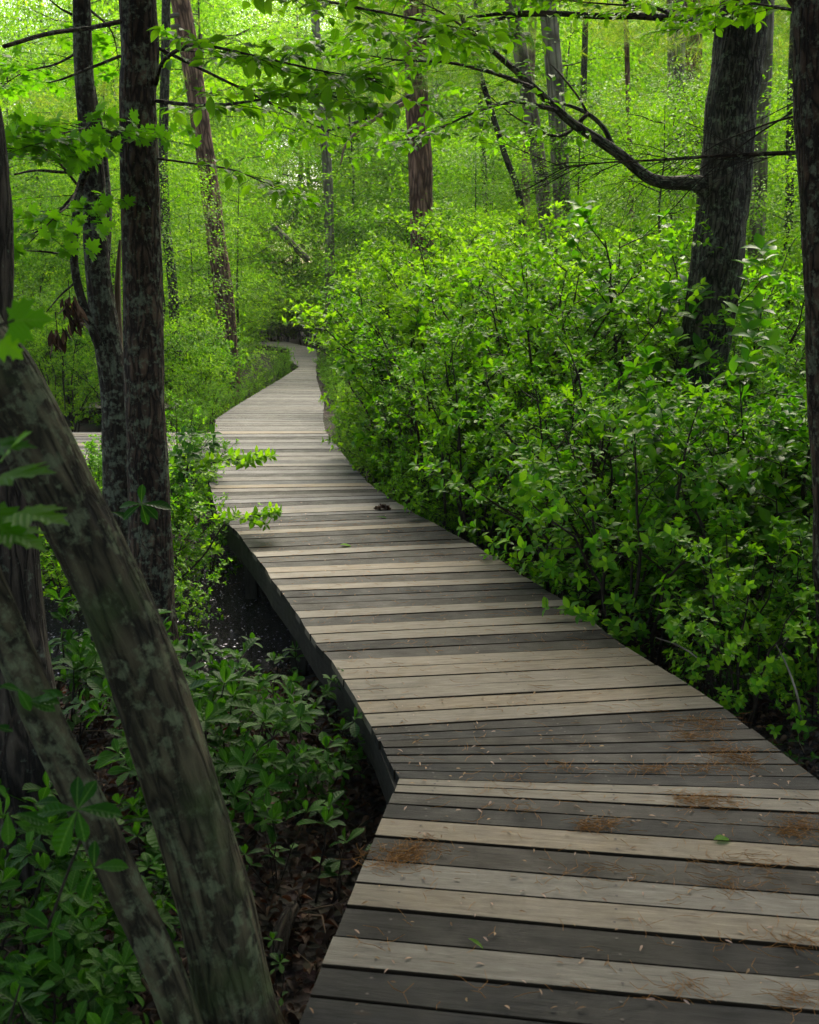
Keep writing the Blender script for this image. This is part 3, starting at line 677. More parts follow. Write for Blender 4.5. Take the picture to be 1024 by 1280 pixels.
limb(oak,[P(735,142,9.9),P(722,120,9.9),P(700,92,9.9),P(688,80,9.9)],[.012,.01,.008,.005],'dark',sides=6)
limb(oak,[P(905,36,10),P(885,30,9.9),P(850,24,9.7),P(800,20,9.5),P(750,20,9.3),P(700,17,9.1),P(640,16,8.9),P(585,22,8.7)],[.055,.042,.034,.028,.025,.021,.016,.01],'dark',sides=10,n=6)
# right edge trunk and its dead twiggy limb
t13=trunk_tree('edge_tree','dark grey trunk cut by the right edge of the photo','tree',
  [P(1072,860,4.9),P(1066,760,4.9),P(1058,640,4.9),P(1051,480,4.9),P(1048,320,4.9),P(1041,160,4.9),P(1036,0,4.9),P(1030,-150,4.9),V3((1.95,4.9,6.2))],
  [.18,.158,.148,.148,.15,.15,.15,.145,.12],'dark',sides=64,rough=.1,step=22,crown=[(2.4,4.6,5.8,1.1),(1.2,1.8,5.2,1.1),(2.3,-1.3,5.2,1.1),(3.6,3.0,5.6,1.0),(1.0,6.6,5.8,1.0)],seed=52)  # out-of-view crowns spread to block light, one added behind the camera
db,dp=limb(t13,[P(1010,190,4.95),P(985,191,5.0),P(940,193,5.1),P(880,196,5.2),P(820,200,5.3),P(760,203,5.4),P(715,208,5.5),P(690,211,5.5)],[.012,.011,.010,.008,.006,.004,.003,.0015],'dark',sides=6,name='dead_limb')
random.seed(5)
T=Tubes()
def twigs(T,q,d,L,r,dep):
    e=q+d*L; mid=q.lerp(e,.5)+rv(.06*L); T.add([q,mid,e],[r,r*.8,r*.4],3,cap=False)
    if dep>0:
        for k in range(3):
            t=random.uniform(.25,.9); twigs(T,q.lerp(e,t),(d+rv(.75)).normalized(),L*random.uniform(.35,.7),r*.6,dep-1)
for i in range(26):
    f=random.uniform(6,len(dp)-4); k=int(f); dr=(dp[k+1]-dp[k]).normalized()
    twigs(T,dp[k],(dr*.9+V3((0,random.uniform(-.4,.4),random.uniform(-.6,.45)))).normalized(),random.uniform(.15,.42),.0026,2)
link('dead_twigs',T.mesh('dead_twigs'),MB['twig'],t13)
for pts,r in (([P(1008,142,4.95),P(975,150,5.0),P(945,160,5.1),P(905,176,5.15),P(880,190,5.2)],.006),([P(1010,120,4.95),P(985,132,5.1),P(950,150,5.2)],.004),
              ([P(990,140,5),P(930,180,5.2),P(870,230,5.3),P(840,262,5.35),P(800,300,5.4)],.004)):
    limb(t13,pts,[r,r*.8,r*.6,r*.4],'twig',sides=5,name='dead_limb')

# middle and far trunks
def far_trunk(px,Y,wpx,bk,label,name='pine_tree',cr=None,group=None,sides=28,rough=.09,top=9,rf=1.0):
    pts=[P(u,v,Y) for u,v in px]; r=wpx/2/F*Y
    base=V3((pts[0].x,Y,gz(pts[0].x,Y)-.1)); pts=[base]+pts
    dirn=(pts[-1]-pts[-2]).normalized(); pts.append(pts[-1]+dirn*max(1,(top-pts[-1].z)))
    return trunk_tree(name,label,'tree',pts,[r*1.35]+[r*(1.08-.1*i/len(px)) for i in range(len(px))]+[r*.7],bk,sides=sides,rough=rough,step=12,crown=cr,group=group,seed=Y)
p7=far_trunk([(529,340),(527,285),(525,200),(521,120),(518,0)],19,27,'pine','stout reddish pine trunk rising above the shrubs at mid-picture',top=14)
p6=far_trunk([(284,420),(277,345),(270,300),(262,230),(250,150),(236,60),(222,-20)],22,22,'pine','slender leaning reddish pine trunk left of the path bend',top=14)
p10=far_trunk([(850,300),(847,230),(846,120),(845,20)],21,21,'pale','pale grey pine trunk just left of the big oak',top=14)
p10b=far_trunk([(872,300),(868,230),(866,120),(864,20)],23,24,'pine','brownish pine trunk tucked behind the pale grey pine',top=14)
t8=far_trunk([(704,360),(704,280),(699,190),(694,100),(688,40)],17,20,'pale','straight grey trunk, right one of the close pair mid-right',name='forest_tree',top=12)
t8b=far_trunk([(690,350),(683,280),(672,190),(660,120),(648,50)],17.5,17,'pale','slanting grey trunk, left one of the close pair mid-right',name='forest_tree',top=12)
far_trunk([(656,300),(657,240),(659,190),(662,120)],24,11,'deadwood','short sunlit pale trunk behind the slanting pair',name='forest_tree',top=9)
far_trunk([(652,300),(648,240),(632,195),(618,150)],18,7,'oak','thin dark leaning sapling stem beside the pale sunlit trunk',name='sapling',sides=12)
far_trunk([(790,320),(789,220),(786,140),(783,40)],20,6,'pine','thin reddish dead stem between the trunk pair and the pale pine',name='sapling',sides=12)
far_trunk([(948,260),(950,180),(955,110),(958,30)],15,17,'pale','grey trunk half hidden behind the leaning oak',name='forest_tree',top=12)
far_trunk([(985,300),(988,180),(992,60)],17,10,'oak','narrow shaded trunk between oak and edge tree',name='forest_tree')
far_trunk([(412,300),(409,210),(405,165),(400,100)],30,11,'pale','small grey trunk far beyond the path bend',name='forest_tree',top=12)
far_trunk([(216,360),(208,290),(204,200),(206,100)],20,11,'oak','dim brown trunk just right of the straight lichened tree',name='forest_tree',top=12)
far_trunk([(730,330),(729,250),(728,170),(730,100)],24,8,'oak','slim brown stem between the trunk pair and the reddish dead stem',name='forest_tree',sides=12)
far_trunk([(610,300),(607,250),(604,190)],27,7,'oak','slim distant stem left of the slanting trunk pair',name='sapling',sides=12)
# bare fallen poles caught in the brush
def pole(name,label,pts,radii,bk='deadwood'):
    T=Tubes(); p=catmull(pts,5); T.add(p,lerp_list(radii,len(p)),8,rough=.15); o=link(name,T.mesh(name),MB[bk]); tag(o,label,'branch'); return o
pole('fallen_branch','long pale dead branch arching down beside the stout pine',[P(512,126,15),P(480,142,14.8),P(452,160,14.6),P(432,182,14.5),P(426,205,14.4)],[.03,.028,.024,.018,.01])
pole('dead_branch','dark bare bough sloping left from the stout pine',[P(515,118,18),P(480,138,17.5),P(430,158,17),P(385,166,16.5),P(360,160,16)],[.04,.03,.022,.014,.008],'oak')
pole('fallen_log','grey fallen log slanting above the path bend',[P(343,285,26),P(362,302,26),P(385,325,26.3)],[.07,.08,.08],'pale')
# pine stubs on leaning pine top
for v,l in ((18,-26),(32,-24),(50,-26)):
    limb(p6,[P(232,v,22),P(232+l*.5,v+1,21.8),P(232+l,v+3,21.6)],[.05,.045,.035],'pale',sides=8,name='branch_stub')

# ------------------------------------------------------------------ leafy limbs of the near trees
random.seed(91)
# limbs of the straight tree reaching right (beech-like leaves)
leafy(t4,[P(195,105,6.4),P(203,78,6.1),P(228,60,5.9),P(262,58,5.7),P(320,70,5.5),P(400,88,5.3),P(480,100,5.1)],[.012,.011,.010,.008,.006,.004,.002],'dark',T_OVA,'beech',leaf=.085,twigs=20,tl=.5,nl=6,start=.3)
leafy(t4,[P(195,126,6.4),P(230,130,6.1),P(275,131,5.8),P(330,124,5.5),P(390,118,5.3),P(440,125,5.1)],[.012,.011,.009,.006,.004,.002],'dark',T_OVA,'beech',leaf=.085,twigs=18,tl=.45,nl=6,start=.25)
leafy(t4,[P(195,198,6.4),P(240,204,6.2),P(290,212,6.0),P(330,228,5.9),P(355,240,5.8)],[.007,.006,.005,.003,.0015],'dark',T_OVA,'beech',leaf=.07,twigs=9,tl=.3,nl=5,start=.25,flat=.15)
leafy(t4,[P(205,-30,6.4),P(300,-20,6.0),P(400,0,5.7),P(500,20,5.4),P(600,40,5.2)],[.012,.010,.008,.005,.002],'dark',T_OVA,'beech',leaf=.08,twigs=22,tl=.6,nl=6,start=.1)
leafy(t4,[P(198,60,6.4),P(280,100,6.8),P(360,140,7.2),P(420,170,7.6)],[.01,.008,.005,.002],'dark',T_OVA,'beech',leaf=.075,twigs=16,tl=.5,nl=6,start=.25)
# leafy limbs of the oak reaching left
for pts,tw in (([P(700,17,9.1),P(640,20,9.2),P(570,40,9.0),P(500,48,8.8),P(420,50,8.6),P(390,56,8.5)],26),
            ([P(668,110,9.5),P(620,92,9.0),P(560,78,8.6),P(500,75,8.2),P(440,66,8.0)],24),
            ([P(700,138,9.6),P(640,128,9.2),P(590,142,8.9),P(540,165,8.7),P(505,175,8.6)],20),
            ([P(640,84,9.4),P(600,50,9.0),P(560,20,8.6),P(520,0,8.3)],18),
            ([P(800,20,9.5),P(770,-10,9.2),P(720,-20,8.9),P(660,-20,8.6)],18),
            ([P(850,24,9.7),P(820,10,9.2),P(760,5,8.8),P(700,0,8.4)],16),
            ([P(735,142,9.9),P(700,170,9.7),P(650,150,9.4),P(600,110,9.0)],14)):
    leafy(oak,pts,[.022,.016,.01,.006,.003],'dark',T_OVA,'beech',leaf=.085,twigs=tw,tl=.65,nl=6,start=.1)
leafy(oak,[P(930,20,9.9),P(900,10,9.2),P(870,20,8.7),P(845,40,8.3)],[.014,.01,.006,.003],'dark',T_OVA,'beech',leaf=.08,twigs=12,tl=.45,nl=6,start=.2)
leafy(t13,[P(1015,20,4.9),P(980,10,5.2),P(930,5,5.6),P(890,15,5.9)],[.01,.007,.004,.002],'dark',T_OVA,'beech',leaf=.07,twigs=12,tl=.35,nl=6,start=.2)
# ivy-like shoots on the oak
Lv=Leaves(); T=Tubes()
for i in range(16):
    u=random.uniform(858,905); v=random.uniform(250,430); q=P(u,v,9.74); d=(rv(1)+V3((0,-.6,.6))).normalized(); L=random.uniform(.1,.3); T.add([q,q+d*L],[.003,.001],3,cap=False); sprig(Lv,q,d,L,5,.07,whorl=3)
link('leaves',Lv.mesh('leaves',T_OVA),ML['bright'],oak); link('ivy_vines',T.mesh('ivy_vines'),MB['twig'],oak)
# left: large toothed leaves on the crooked tree
for pts,tw in (([P(100,235,6.8),P(70,200,6.0),P(40,190,5.4),P(10,185,5.0)],9),([P(150,170,6.4),P(120,160,5.8),P(85,165,5.3),P(50,180,5.0)],9),([P(104,210,6.8),P(90,250,6.2),P(70,270,5.8),P(40,300,5.5)],6),([P(105,60,6.9),P(70,80,7.2),P(30,90,7.5),P(0,110,7.8)],8),([P(110,10,6.9),P(140,40,7.6),P(150,90,8.2)],6)):
    leafy(t5,pts,[.009,.007,.004,.002],'dark',T_MAP,'maple',leaf=.068,twigs=tw*2,tl=.4,nl=4,start=.15,whorl=2)

# near blurred leaf sprigs, left edge
random.seed(12)
def near_sprig(name,label,stem,leaves_,tm,mt,r=.003,bk='twig'):
    o=empty(name,stem[0],label,'plant'); T=Tubes(); p=catmull(stem,4); T.add(p,lerp_list([r,r*.6],len(p)),6); s=link('stem',T.mesh('stem'),MB[bk],o)
    Lv=Leaves()
    for q,d,n,sz in leaves_: Lv.add(V3(q),V3(d).normalized(),V3(n),sz)
    link('leaves',Lv.mesh('leaves',tm),ML[mt],o); return o
Y=1.5
near_sprig('maple_sprig','bright toothed leaves hanging over the thick leaning trunk at the left edge',[P(-120,700,Y),P(-60,620,Y),P(0,590,Y),P(20,575,Y)],
 [(P(-10,600,Y),(1,-.2,.25),(-.1,-.15,1),.10),(P(18,640,Y),(1,-.3,-.05),(0,-.12,1),.09),(P(0,575,Y),(.6,-.2,.6),(-.3,-.3,.9),.07),(P(-30,640,Y),(.8,-.2,-.4),(0,-.3,.9),.09),(P(-25,560,Y),(.9,0,.1),(0,-.2,1),.08),(P(0,660,Y),(1,-.3,-.3),(.1,-.1,1),.08)],T_MAP,'maple')
near_sprig('maple_sprig','single bright leaf against the trunk fork near the left edge',[P(-60,430,Y),P(-10,410,Y),P(18,400,Y)],
 [(P(8,402,Y),(1,0,.1),(0,-.9,.5),.065),(P(0,425,Y),(.7,0,-.6),(0,-.9,.5),.04)],T_MAP,'maple')
Y=1.9
near_sprig('laurel_sprig','dark whorl of glossy oval leaves in front of the slanting thin stem',[P(60,1160,Y),P(85,1090,Y),P(100,1050,Y),P(97,1012,Y)],
 [(P(97,1012,Y),d,n,s) for d,n,s in (((-.5,-.3,-.9),(-.2,-.9,.4),.10),((.25,-.4,-.6),(.2,-.8,.6),.06),((1,-.2,.15),(0,-.4,1),.085),((-.9,-.1,.1),(0,-.5,1),.075),((-.1,.3,.9),(0,-1,.4),.06),((.4,.3,.7),(0,-1,.4),.06))]+
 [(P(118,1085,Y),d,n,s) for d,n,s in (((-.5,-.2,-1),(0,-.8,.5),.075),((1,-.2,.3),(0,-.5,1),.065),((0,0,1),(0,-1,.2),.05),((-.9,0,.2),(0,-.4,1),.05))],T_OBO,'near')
Y=2.0
for lab,cx,cy in (('low leafy sprig under the toothed leaves at the left edge',20,885),('dim leafy sprig at lower left beside the thin slanting stem',30,1215),('small leafy sprig tucked against the left edge above the dark whorl',15,1010)):
    Lv=[]
    for k in range(9):
        a=random.uniform(0,6.28); Lv.append((P(cx+random.uniform(-35,35),cy+random.uniform(-28,28),Y),(math.cos(a),-.2,math.sin(a)*.4),(random.uniform(-.3,.3),-.5,1),random.uniform(.04,.07)))
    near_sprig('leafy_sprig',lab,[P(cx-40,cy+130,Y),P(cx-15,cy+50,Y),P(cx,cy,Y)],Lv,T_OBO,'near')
# sprig in front of the straight tree base and by the twig
near_sprig('leafy_sprig','pale-stemmed sprig with upright leaf before the straight dark trunk',[P(220,720,4.6),P(205,700,4.6),P(178,680,4.6),P(177,655,4.6),P(177,632,4.6)],
 [(P(177,630,4.6),d,n,s) for d,n,s in (((0,.1,1),(0,-1,.1),.085),((1,-.1,.05),(0,-.5,1),.13),((-1,0,.05),(0,-.5,1),.10),((.6,-.4,-.3),(0,-.6,1),.10),((-.7,-.5,-.4),(0,-.6,1),.10),((.3,-.4,-.9),(0,-.8,.5),.09))]+
 [(P(140,640,4.6),d,n,s) for d,n,s in (((-1,0,.1),(0,-.6,1),.08),((.8,-.3,-.1),(0,-.5,1),.08),((-.4,-.3,-.6),(0,-.7,.7),.07))],T_OBO,'near',bk='lichen')

# ------------------------------------------------------------------ shrub banks
def mark(x,y):
    u=512+F*x/y
    for lim_,t in ((60,'at the far left edge'),(150,'left of the dark trunk'),(235,'right of the dark trunk'),(300,'by the reddish pine'),(400,'at the path bend'),(500,'left of the stout pine'),(560,'by the stout pine'),(640,'right of the stout pine'),(720,'by the grey pair'),(800,'past the grey pair'),(865,'before the pale pine'),(940,'before the leaning oak')):
        if u<lim_: return t
    return 'between oak and edge tree'
def depth_word(y):
    return 'in front' if y<16 else 'farther in' if y<22 else 'midway back' if y<30 else 'far back' if y<45 else 'beyond' if y<58 else 'at the very back'
def shrub_label(side):
    def f(x,y):
        e=(x-edge_r(y)) if side=='right' else (edge_l(y)-x)
        rw='edging the walk' if e<.75 else 'second off the walk' if e<1.6 else 'deep in the bank'
        if y<11:
            band='by the nearest pale boards' if y<5.8 else 'by the striped boards' if y<7 else 'by the dark mid boards' if y<8.6 else 'by the grey curve boards'
            lab='leafy shrub %s, %s, %s'%(rw,band,mark(x,y))
        else:
            lab='light green shrub %s %s, %s'%(rw.replace('second off','just off'),mark(x,y),depth_word(y))
        return lab,'shrub','shrubs: '+lab
    return f
random.seed(2024)
PTS=[]
def free(x,y,r):
    for a,b,c in PTS:
        if (a-x)**2+(b-y)**2<(r+c)**2*.25*.9: return False
    return True
CLEAR=[(-1.25,7.3,.95),(-.4,2.5,.8),(-1.65,6.4,.35),(-1.95,6.9,.3),(1.98,4.9,.35),(2.7,10,.5)]
def px_of(x,y,z):
    # project to photo pixels
    dz=z-CH; c,s=math.cos(TH),math.sin(TH); depth=y*c-dz*s; up=y*s+dz*c
    return 512+F*x/depth, 640-F*up/depth
def scatter(n,xf,yr,hf,rad,protos,labf,zone,name='shrub',edge=.35,tries=60):
    k=0
    for _ in range(n*tries):
        if k>=n: break
        y=random.uniform(*yr); x0,x1=xf(y); 
        if x1<=x0: continue
        x=random.uniform(x0,x1); h=hf(x,y)
        if on_walk(x,y,edge) or not free(x,y,rad): continue
        if any(math.hypot(x-a,y-b)<c for a,b,c in CLEAR): continue
        pr=random.choice(protos); base={id(p):2.0 for p in SH_MID+SH_BRIGHT+SH_FINE}; base.update({id(p):1.5 for p in SH_NEAR+SH_OVAL+SH_BARE}); base.update({id(p):2.6 for p in SH_FAR})
        s=h/base[id(pr)]*random.uniform(.85,1.12)
        PTS.append((x,y,rad)); k+=1
        place(pr,x,y,gz(x,y),random.uniform(0,6.28),s,*labf(x,y),name=name)
    return k
def edge_r(y):
    for i in range(len(ER)-1):
        a,b=ER[i],ER[i+1]
        if a.y<=y<=b.y: return a.x+(b.x-a.x)*(y-a.y)/(b.y-a.y+1e-9)
    return ER[0].x if y<ER[0].y else ER[-1].x
def edge_l(y):
    for i in range(len(EL)-1):
        a,b=EL[i],EL[i+1]
        if a.y<=y<=b.y: return a.x+(b.x-a.x)*(y-a.y)/(b.y-a.y+1e-9)
    return EL[0].x if y<EL[0].y else EL[-1].x
def lim(h,x,y,vmin):   # keep the top of a shrub below photo row vmin
    z=CH-(vmin-372)/F*y
    return min(h,max(.5,z-gz(x,y)))
def hr(x,y):
    u=512+F*x/y
    if y<5.6: return lim(1.6,x,y,640)
    h=1.25+.12*(y-5)
    if 640<u<940 and y<9.8: h=lim(h+.25,x,y,452)
    if 640<u<940 and 9.8<=y<14: h=lim(3.1,x,y,300)
    if u>=940 and y<9: h=lim(1.75,x,y,360)
    if u<=640 and y<11: h=lim(2.2,x,y,395)
    if u>=700 and y>=14: h=3.0
    if u<640 and y>=11: h=lim(3.0+.08*(y-11),x,y,300 if u<580 else 275)
    return h
LR='boardwalk-side bank right of the path'
n1=scatter(20,lambda y:(edge_r(y)+.35,.40*y+.4),(5.0,7.2),hr,.42,SH_NEAR+SH_OVAL+SH_BARE,shrub_label('right'),0)
n2=scatter(50,lambda y:(edge_r(y)+.4,.40*y+.5),(7.2,11),hr,.5,SH_MID+SH_NEAR[:1]+SH_OVAL+SH_FINE+SH_BRIGHT[:1],shrub_label('right'),1,edge=.42)
n3=scatter(62,lambda y:(edge_r(y)+min(1.0,.3+.14*(y-11)),.40*y+.8),(11,19),hr,.68,SH_BRIGHT+SH_MID[:1]+SH_FAR[:2]+SH_FINE[:1],shrub_label('right'),2,edge=.3)
n4=scatter(46,lambda y:(edge_r(y)+1.6,.40*y+1),(19,44),lambda x,y:min(3.6,1.5+.6*(x-edge_r(y))),1.6,SH_FAR,shrub_label('right'),3,edge=.8)
# left side
n5=scatter(28,lambda y:(-.40*y-.4,edge_l(y)-.55),(7.4,11.2),lambda x,y:lim(1.35,x,y,560) if x>-.27*y else lim(1.3,x,y,555),.5,SH_MID+SH_NEAR,shrub_label('left'),4,edge=.5)
n6=scatter(45,lambda y:(-.42*y-.6,edge_l(y)-.55),(14.6,21),lambda x,y:lim(2.7,x,y,500-(y-14.6)*14 if edge_l(y)-x<.9 else 395),.6,SH_MID+SH_BRIGHT+SH_FAR[:1],shrub_label('left'),5,edge=.3)
n7=scatter(40,lambda y:(-.42*y-1,edge_l(y)-1.4),(21,44),lambda x,y:min(3.4,1.8+.8*(edge_l(y)-x-1.4)),1.45,SH_FAR,shrub_label('left'),6,edge=.7)
n8=scatter(30,lambda y:(-10,2),(45.3,52),lambda x,y:3.3,1.05,SH_FAR,lambda x,y:('tall shrub closing the view where the path turns out of sight','shrub','shrubs behind the end of the path'),7,edge=.0)
for side in (0,1):
    y=8.8 if side else 15.2
    while y<31:
        e=(edge_r(y)+random.uniform(.28,.42)) if side else (edge_l(y)-random.uniform(.28,.42)); pr=random.choice(SH_FINE+SH_MID[:2]+SH_BRIGHT[:1]); h=random.uniform(.55,.95)
        lb,ct,gr=shrub_label('right' if side else 'left')(e,y); lb=lb.replace('light green shrub','low shrub').replace('leafy shrub','low shrub')
        place(pr,e,y,gz(e,y),random.uniform(0,6.28),h/2.0,lb,ct,'shrubs: '+lb); y+=random.uniform(.5,.75)*(1 if y<18 else 1.3)
print('shrubs',n1,n2,n3,n4,n5,n6,n7,n8)
for (u,Y_,tv,lb) in ((78,9.8,560,'shrub screening the side walkway left of the crooked trunk'),(20,10.4,535,'shrub screening the side walkway at the far left'),(232,10.4,532,'shrub screening the side walkway right of the straight trunk'),(175,10.6,540,'shrub screening the side walkway behind the straight trunk')):
    q=P(u,500,Y_); h=CH-(tv-372)/F*Y_-gz(q.x,Y_); place(SH_MID[int(u)%4],q.x,Y_,gz(q.x,Y_),u,h/2.0,lb,'shrub',None)
random.seed(17)
def bare_shrub(seed,H):
    random.seed(seed); T=Tubes()
    def grow(q,d,L,r,dep):
        e=q+d*L; T.add([q,q.lerp(e,.5)+rv(.05*L),e],[r,r*.8,r*.6],4,cap=False)
        if dep:
            for k in range(3): grow(q.lerp(e,random.uniform(.4,1)),(d+rv(.6)+V3((0,0,.15))).normalized(),L*random.uniform(.45,.75),r*.6,dep-1)
    for k in range(4): grow(V3((0,0,-.05)),(V3((random.uniform(-.5,.5),random.uniform(-.5,.5),1))).normalized(),H*.45,.008,4)
    return T.mesh('dead_stems')
DS=[bare_shrub(i,1.7) for i in range(2)]
for i,(x,y,sc,lb) in enumerate(((1.05,8.3,.85,'leafless grey shrub inside the bank by the moss clump'),(1.9,5.6,.6,'leafless twiggy shrub behind the six pale boards'),(2.4,7.6,.8,'leafless shrub in front of the leaning oak'),(.1,10.8,1.0,'leafless dark shrub by the curve of the walk'),(.9,12.6,1.2,'tall leafless shrub below the grey trunk pair'),(-.2,14.6,1.2,'tall leafless shrub below the stout pine'),(1.5,4.9,.4,'small leafless twiggy shrub at the right board edge'))):
    o=link('bare_shrub',DS[i%2],MB['twig']); o.location=(x,y,gz(x,y)); o.rotation_euler=(0,0,i*1.1); o.scale=(sc,sc,sc); tag(o,lb,'shrub')
random.seed(18)
# hand-placed characterful shrubs
place(SH_BRIGHT[0],.62,9.6,gz(.6,9.6),1.0,.95,'bright yellow-green shrub bulging over the right boardwalk edge','shrub',None)
place(SH_MID[1],2.35,6.4,gz(2.3,6.4),2.2,1.0,'tall open shrub with brown curving stems before the oak base','shrub',None)
place(SH_NEAR[0],-2.15,8.2,gz(-2.1,8.2),.3,.75,'leafy shrub between straight dark trunk and boardwalk','shrub',None)
for (x,y,sc,p,lb) in ((-1.6,7.1,.45,SH_NEAR[2],'bright low shrub at the right foot of the straight dark trunk over the swamp water'),(-1.95,7.9,.72,SH_NEAR[3],'rounded shrub behind the swamp water next to the curved left board edge'),(-2.45,9.4,.55,SH_MID[0],'dense shrub behind the straight trunk hiding the start of the side walkway'),(-1.72,8.55,.6,SH_NEAR[1],'small shrub pressed against the left board edge where pale stripes begin'),(-2.2,10.3,.62,SH_MID[2],'small-leaved shrub in the corner of boardwalk and side walkway')):
    place(p,x,y,gz(x,y),random.uniform(0,6),sc,lb,'shrub',None)
for i,(u,v,Yp,sc,p,lb) in enumerate(((245,980,3.9,.42,SH_OVAL[0],'broad-leaved small shrub just right of the thick leaning trunk'),(262,900,4.4,.34,SH_NEAR[0],'low bushy plant behind the thick leaning trunk near the swamp water'),(215,820,4.9,.36,SH_OVAL[1],'leafy plant at the foot of the straight dark trunk'),(60,1230,2.6,.34,SH_OVAL[0],'dim low shrub left of the thin slanting stem in the corner'),(20,1130,3.0,.42,SH_NEAR[1],'dim leafy shrub against the left edge under the furrowed trunk'),(110,1200,2.9,.3,SH_OVAL[1],'dark leafy plant between the two leaning stems and the corner'),(70,860,5.0,.45,SH_NEAR[3],'shrub filling the gap between furrowed and thick leaning trunks'),(370,960,4.2,.26,SH_OVAL[0],'small broad-leaved plant on litter midway to the board corner'),(340,870,4.8,.3,SH_NEAR[1],'small plant left of the six pale boards'),(180,1180,3.2,.3,SH_OVAL[1],'leafy plant showing between the crossing leaning stems'))):
    q=P(u,v,Yp); place(SH_LOW[i%3],q.x,Yp,gz(q.x,Yp),i*1.3,min(1.15,sc*2.2),lb,'shrub',None)
# branch overhanging the walk from that shrub
o=empty('overhanging_shrub',(-2.1,8.9,gz(-2.1,8.9)),'slim leafy shrub with spray reaching over the grey boards','shrub')
leafy(o,[V3((-2.1,8.9,-.45)),P(225,660,8.9),P(240,600,8.8),P(268,578,8.6),P(300,574,8.4),P(318,572,8.3)],[.012,.01,.008,.005,.003],'twig',T_OVA,'bright',leaf=.07,twigs=16,tl=.32,nl=5,start=.3,whorl=3)
leafy(o,[V3((-2.15,8.8,-.45)),P(215,640,8.7),P(232,590,8.6),P(245,560,8.5)],[.01,.008,.005,.003],'twig',T_OVA,'near',leaf=.08,twigs=12,tl=.3,nl=5,start=.3,whorl=3)
leafy(o,[V3((-1.9,7.6,-.45)),P(250,700,7.6),P(285,650,7.7),P(318,645,7.75),P(338,640,7.8)],[.008,.006,.004,.002],'twig',T_OVA,'bright',leaf=.06,twigs=12,tl=.2,nl=5,start=.2,whorl=3)

# ------------------------------------------------------------------ seedlings on the forest floor
def seedling_proto(seed,h,leaf,nw,tm=T_OBO):
    random.seed(seed); T=Tubes(); Lv=Leaves()
    for w_ in range(nw):
        a=random.uniform(0,6.28); e=V3((math.cos(a)*h*.45*(w_>0),math.sin(a)*h*.45*(w_>0),h*random.uniform(.7,1.05)))
        pts=wob((0,0,-.03),e,4,.05); T.add(pts,[.004,.0035,.003,.0025,.002],4,cap=False)
        n=random.choice([3,4,5,5])
        for k in range(n):
            b=2*math.pi*k/n+random.uniform(-.55,.55); el=random.uniform(-.1,.9)
            Lv.add(pts[-1]+V3((0,0,-.01*k/n)),V3((math.cos(b),math.sin(b),el)),V3((-math.cos(b)*.4,-math.sin(b)*.4,1))+rv(.15),leaf*random.uniform(.5,1.15))
        for k in range(2):
            b=random.uniform(0,6.28); Lv.add(pts[-1],V3((math.cos(b)*.5,math.sin(b)*.5,1)),V3((math.cos(b),math.sin(b),.4)),leaf*.55,.95)
        for k in range(3):
            b=random.uniform(0,6.28); Lv.add(pts[2],V3((math.cos(b),math.sin(b),.1)),V3((0,0,1))+rv(.3),leaf*random.uniform(.5,.8))
    return T.mesh('stem'),Lv.mesh('leaves',tm),'near'
SD=[seedling_proto(500+i,.24+.05*i,.095,1+i%4) for i in range(5)]
def put_seed(x,y,s,label,group):
    e=edge_l(y)-x
    if e>0:
        w='tall' if s>1.25 else 'mid-sized' if s>.95 else 'tiny'
        label='%s whorled seedling %s, %s'%(w,'right beside the left board edge' if e<.35 else 'on litter near the boards' if e<.8 else 'around the leaning stems' if y<3.6 else 'behind the leaning stems','low in the corner' if y<3.2 else 'before the board corner' if y<4.2 else 'past the board corner' if y<5.3 else 'by the swamp water')
    else:
        label='%s seedling at the right board edge, %s'%('small' if s<.8 else 'leafy','by the dark fan boards' if y<4.6 else 'by the six pale boards' if y<5.3 else 'by the striped boards' if y<7 else 'farther along')
    group='seedlings: '+label
    pr=random.choice(SD); o=empty('seedling',(x,y,gz(x,y)),label,'plant',group); o.rotation_euler=(random.uniform(-.15,.15),random.uniform(-.15,.15),random.uniform(0,6.28)); o.scale=(s,s,s)
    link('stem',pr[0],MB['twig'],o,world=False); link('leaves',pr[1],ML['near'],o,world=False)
random.seed(66)
hand=[(250,985,1.9),(225,940,1.6),(285,960,1.5),(210,905,1.5),(255,880,1.4),(400,960,1.15),(372,985,.9),(430,940,.9),(395,1085,1.3),(425,1090,1.0),(345,1070,.8),(310,1110,.7),(420,870,.9),(390,880,.8),(350,870,.9),(315,880,.8),(330,930,.7),(260,960,1.3),(240,930,1.2),(285,1000,1.0),(300,980,.9),(455,905,.8),(345,825,.9),(375,805,1.0),(300,840,1.0),(270,850,1.0),(235,830,1.0),(372,800,.7),(290,900,.8),(350,1240,.6),(345,1200,.5),(225,1000,1.0),(450,950,.6)]
for (u,v,s) in hand:
    q=G(u,v+45,GZ); put_seed(q.x,q.y,s,'low seedling with whorled oval leaves on the litter left of the near boards','seedlings left of the near boards')
k=0
while k<60:
    y=random.uniform(2.6,5.8); x=random.uniform(-.44*y-.3,-.16*y-.1)
    if on_walk(x,y,.15) or math.hypot(x+.4,y-2.45)<.4: continue
    put_seed(x,y,random.uniform(.8,1.5),'low leafy seedling in the dark corner around the leaning stems','seedlings around the leaning stems'); k+=1
k=0
while k<34:
    y=random.uniform(3.7,8.5); x=edge_r(y)+random.uniform(.12,1.0)
    if x>.42*y: continue
    put_seed(x,y,random.uniform(.5,1.05),'small seedling rooted beside the right edge of the boards','seedlings along the right board edge'); k+=1

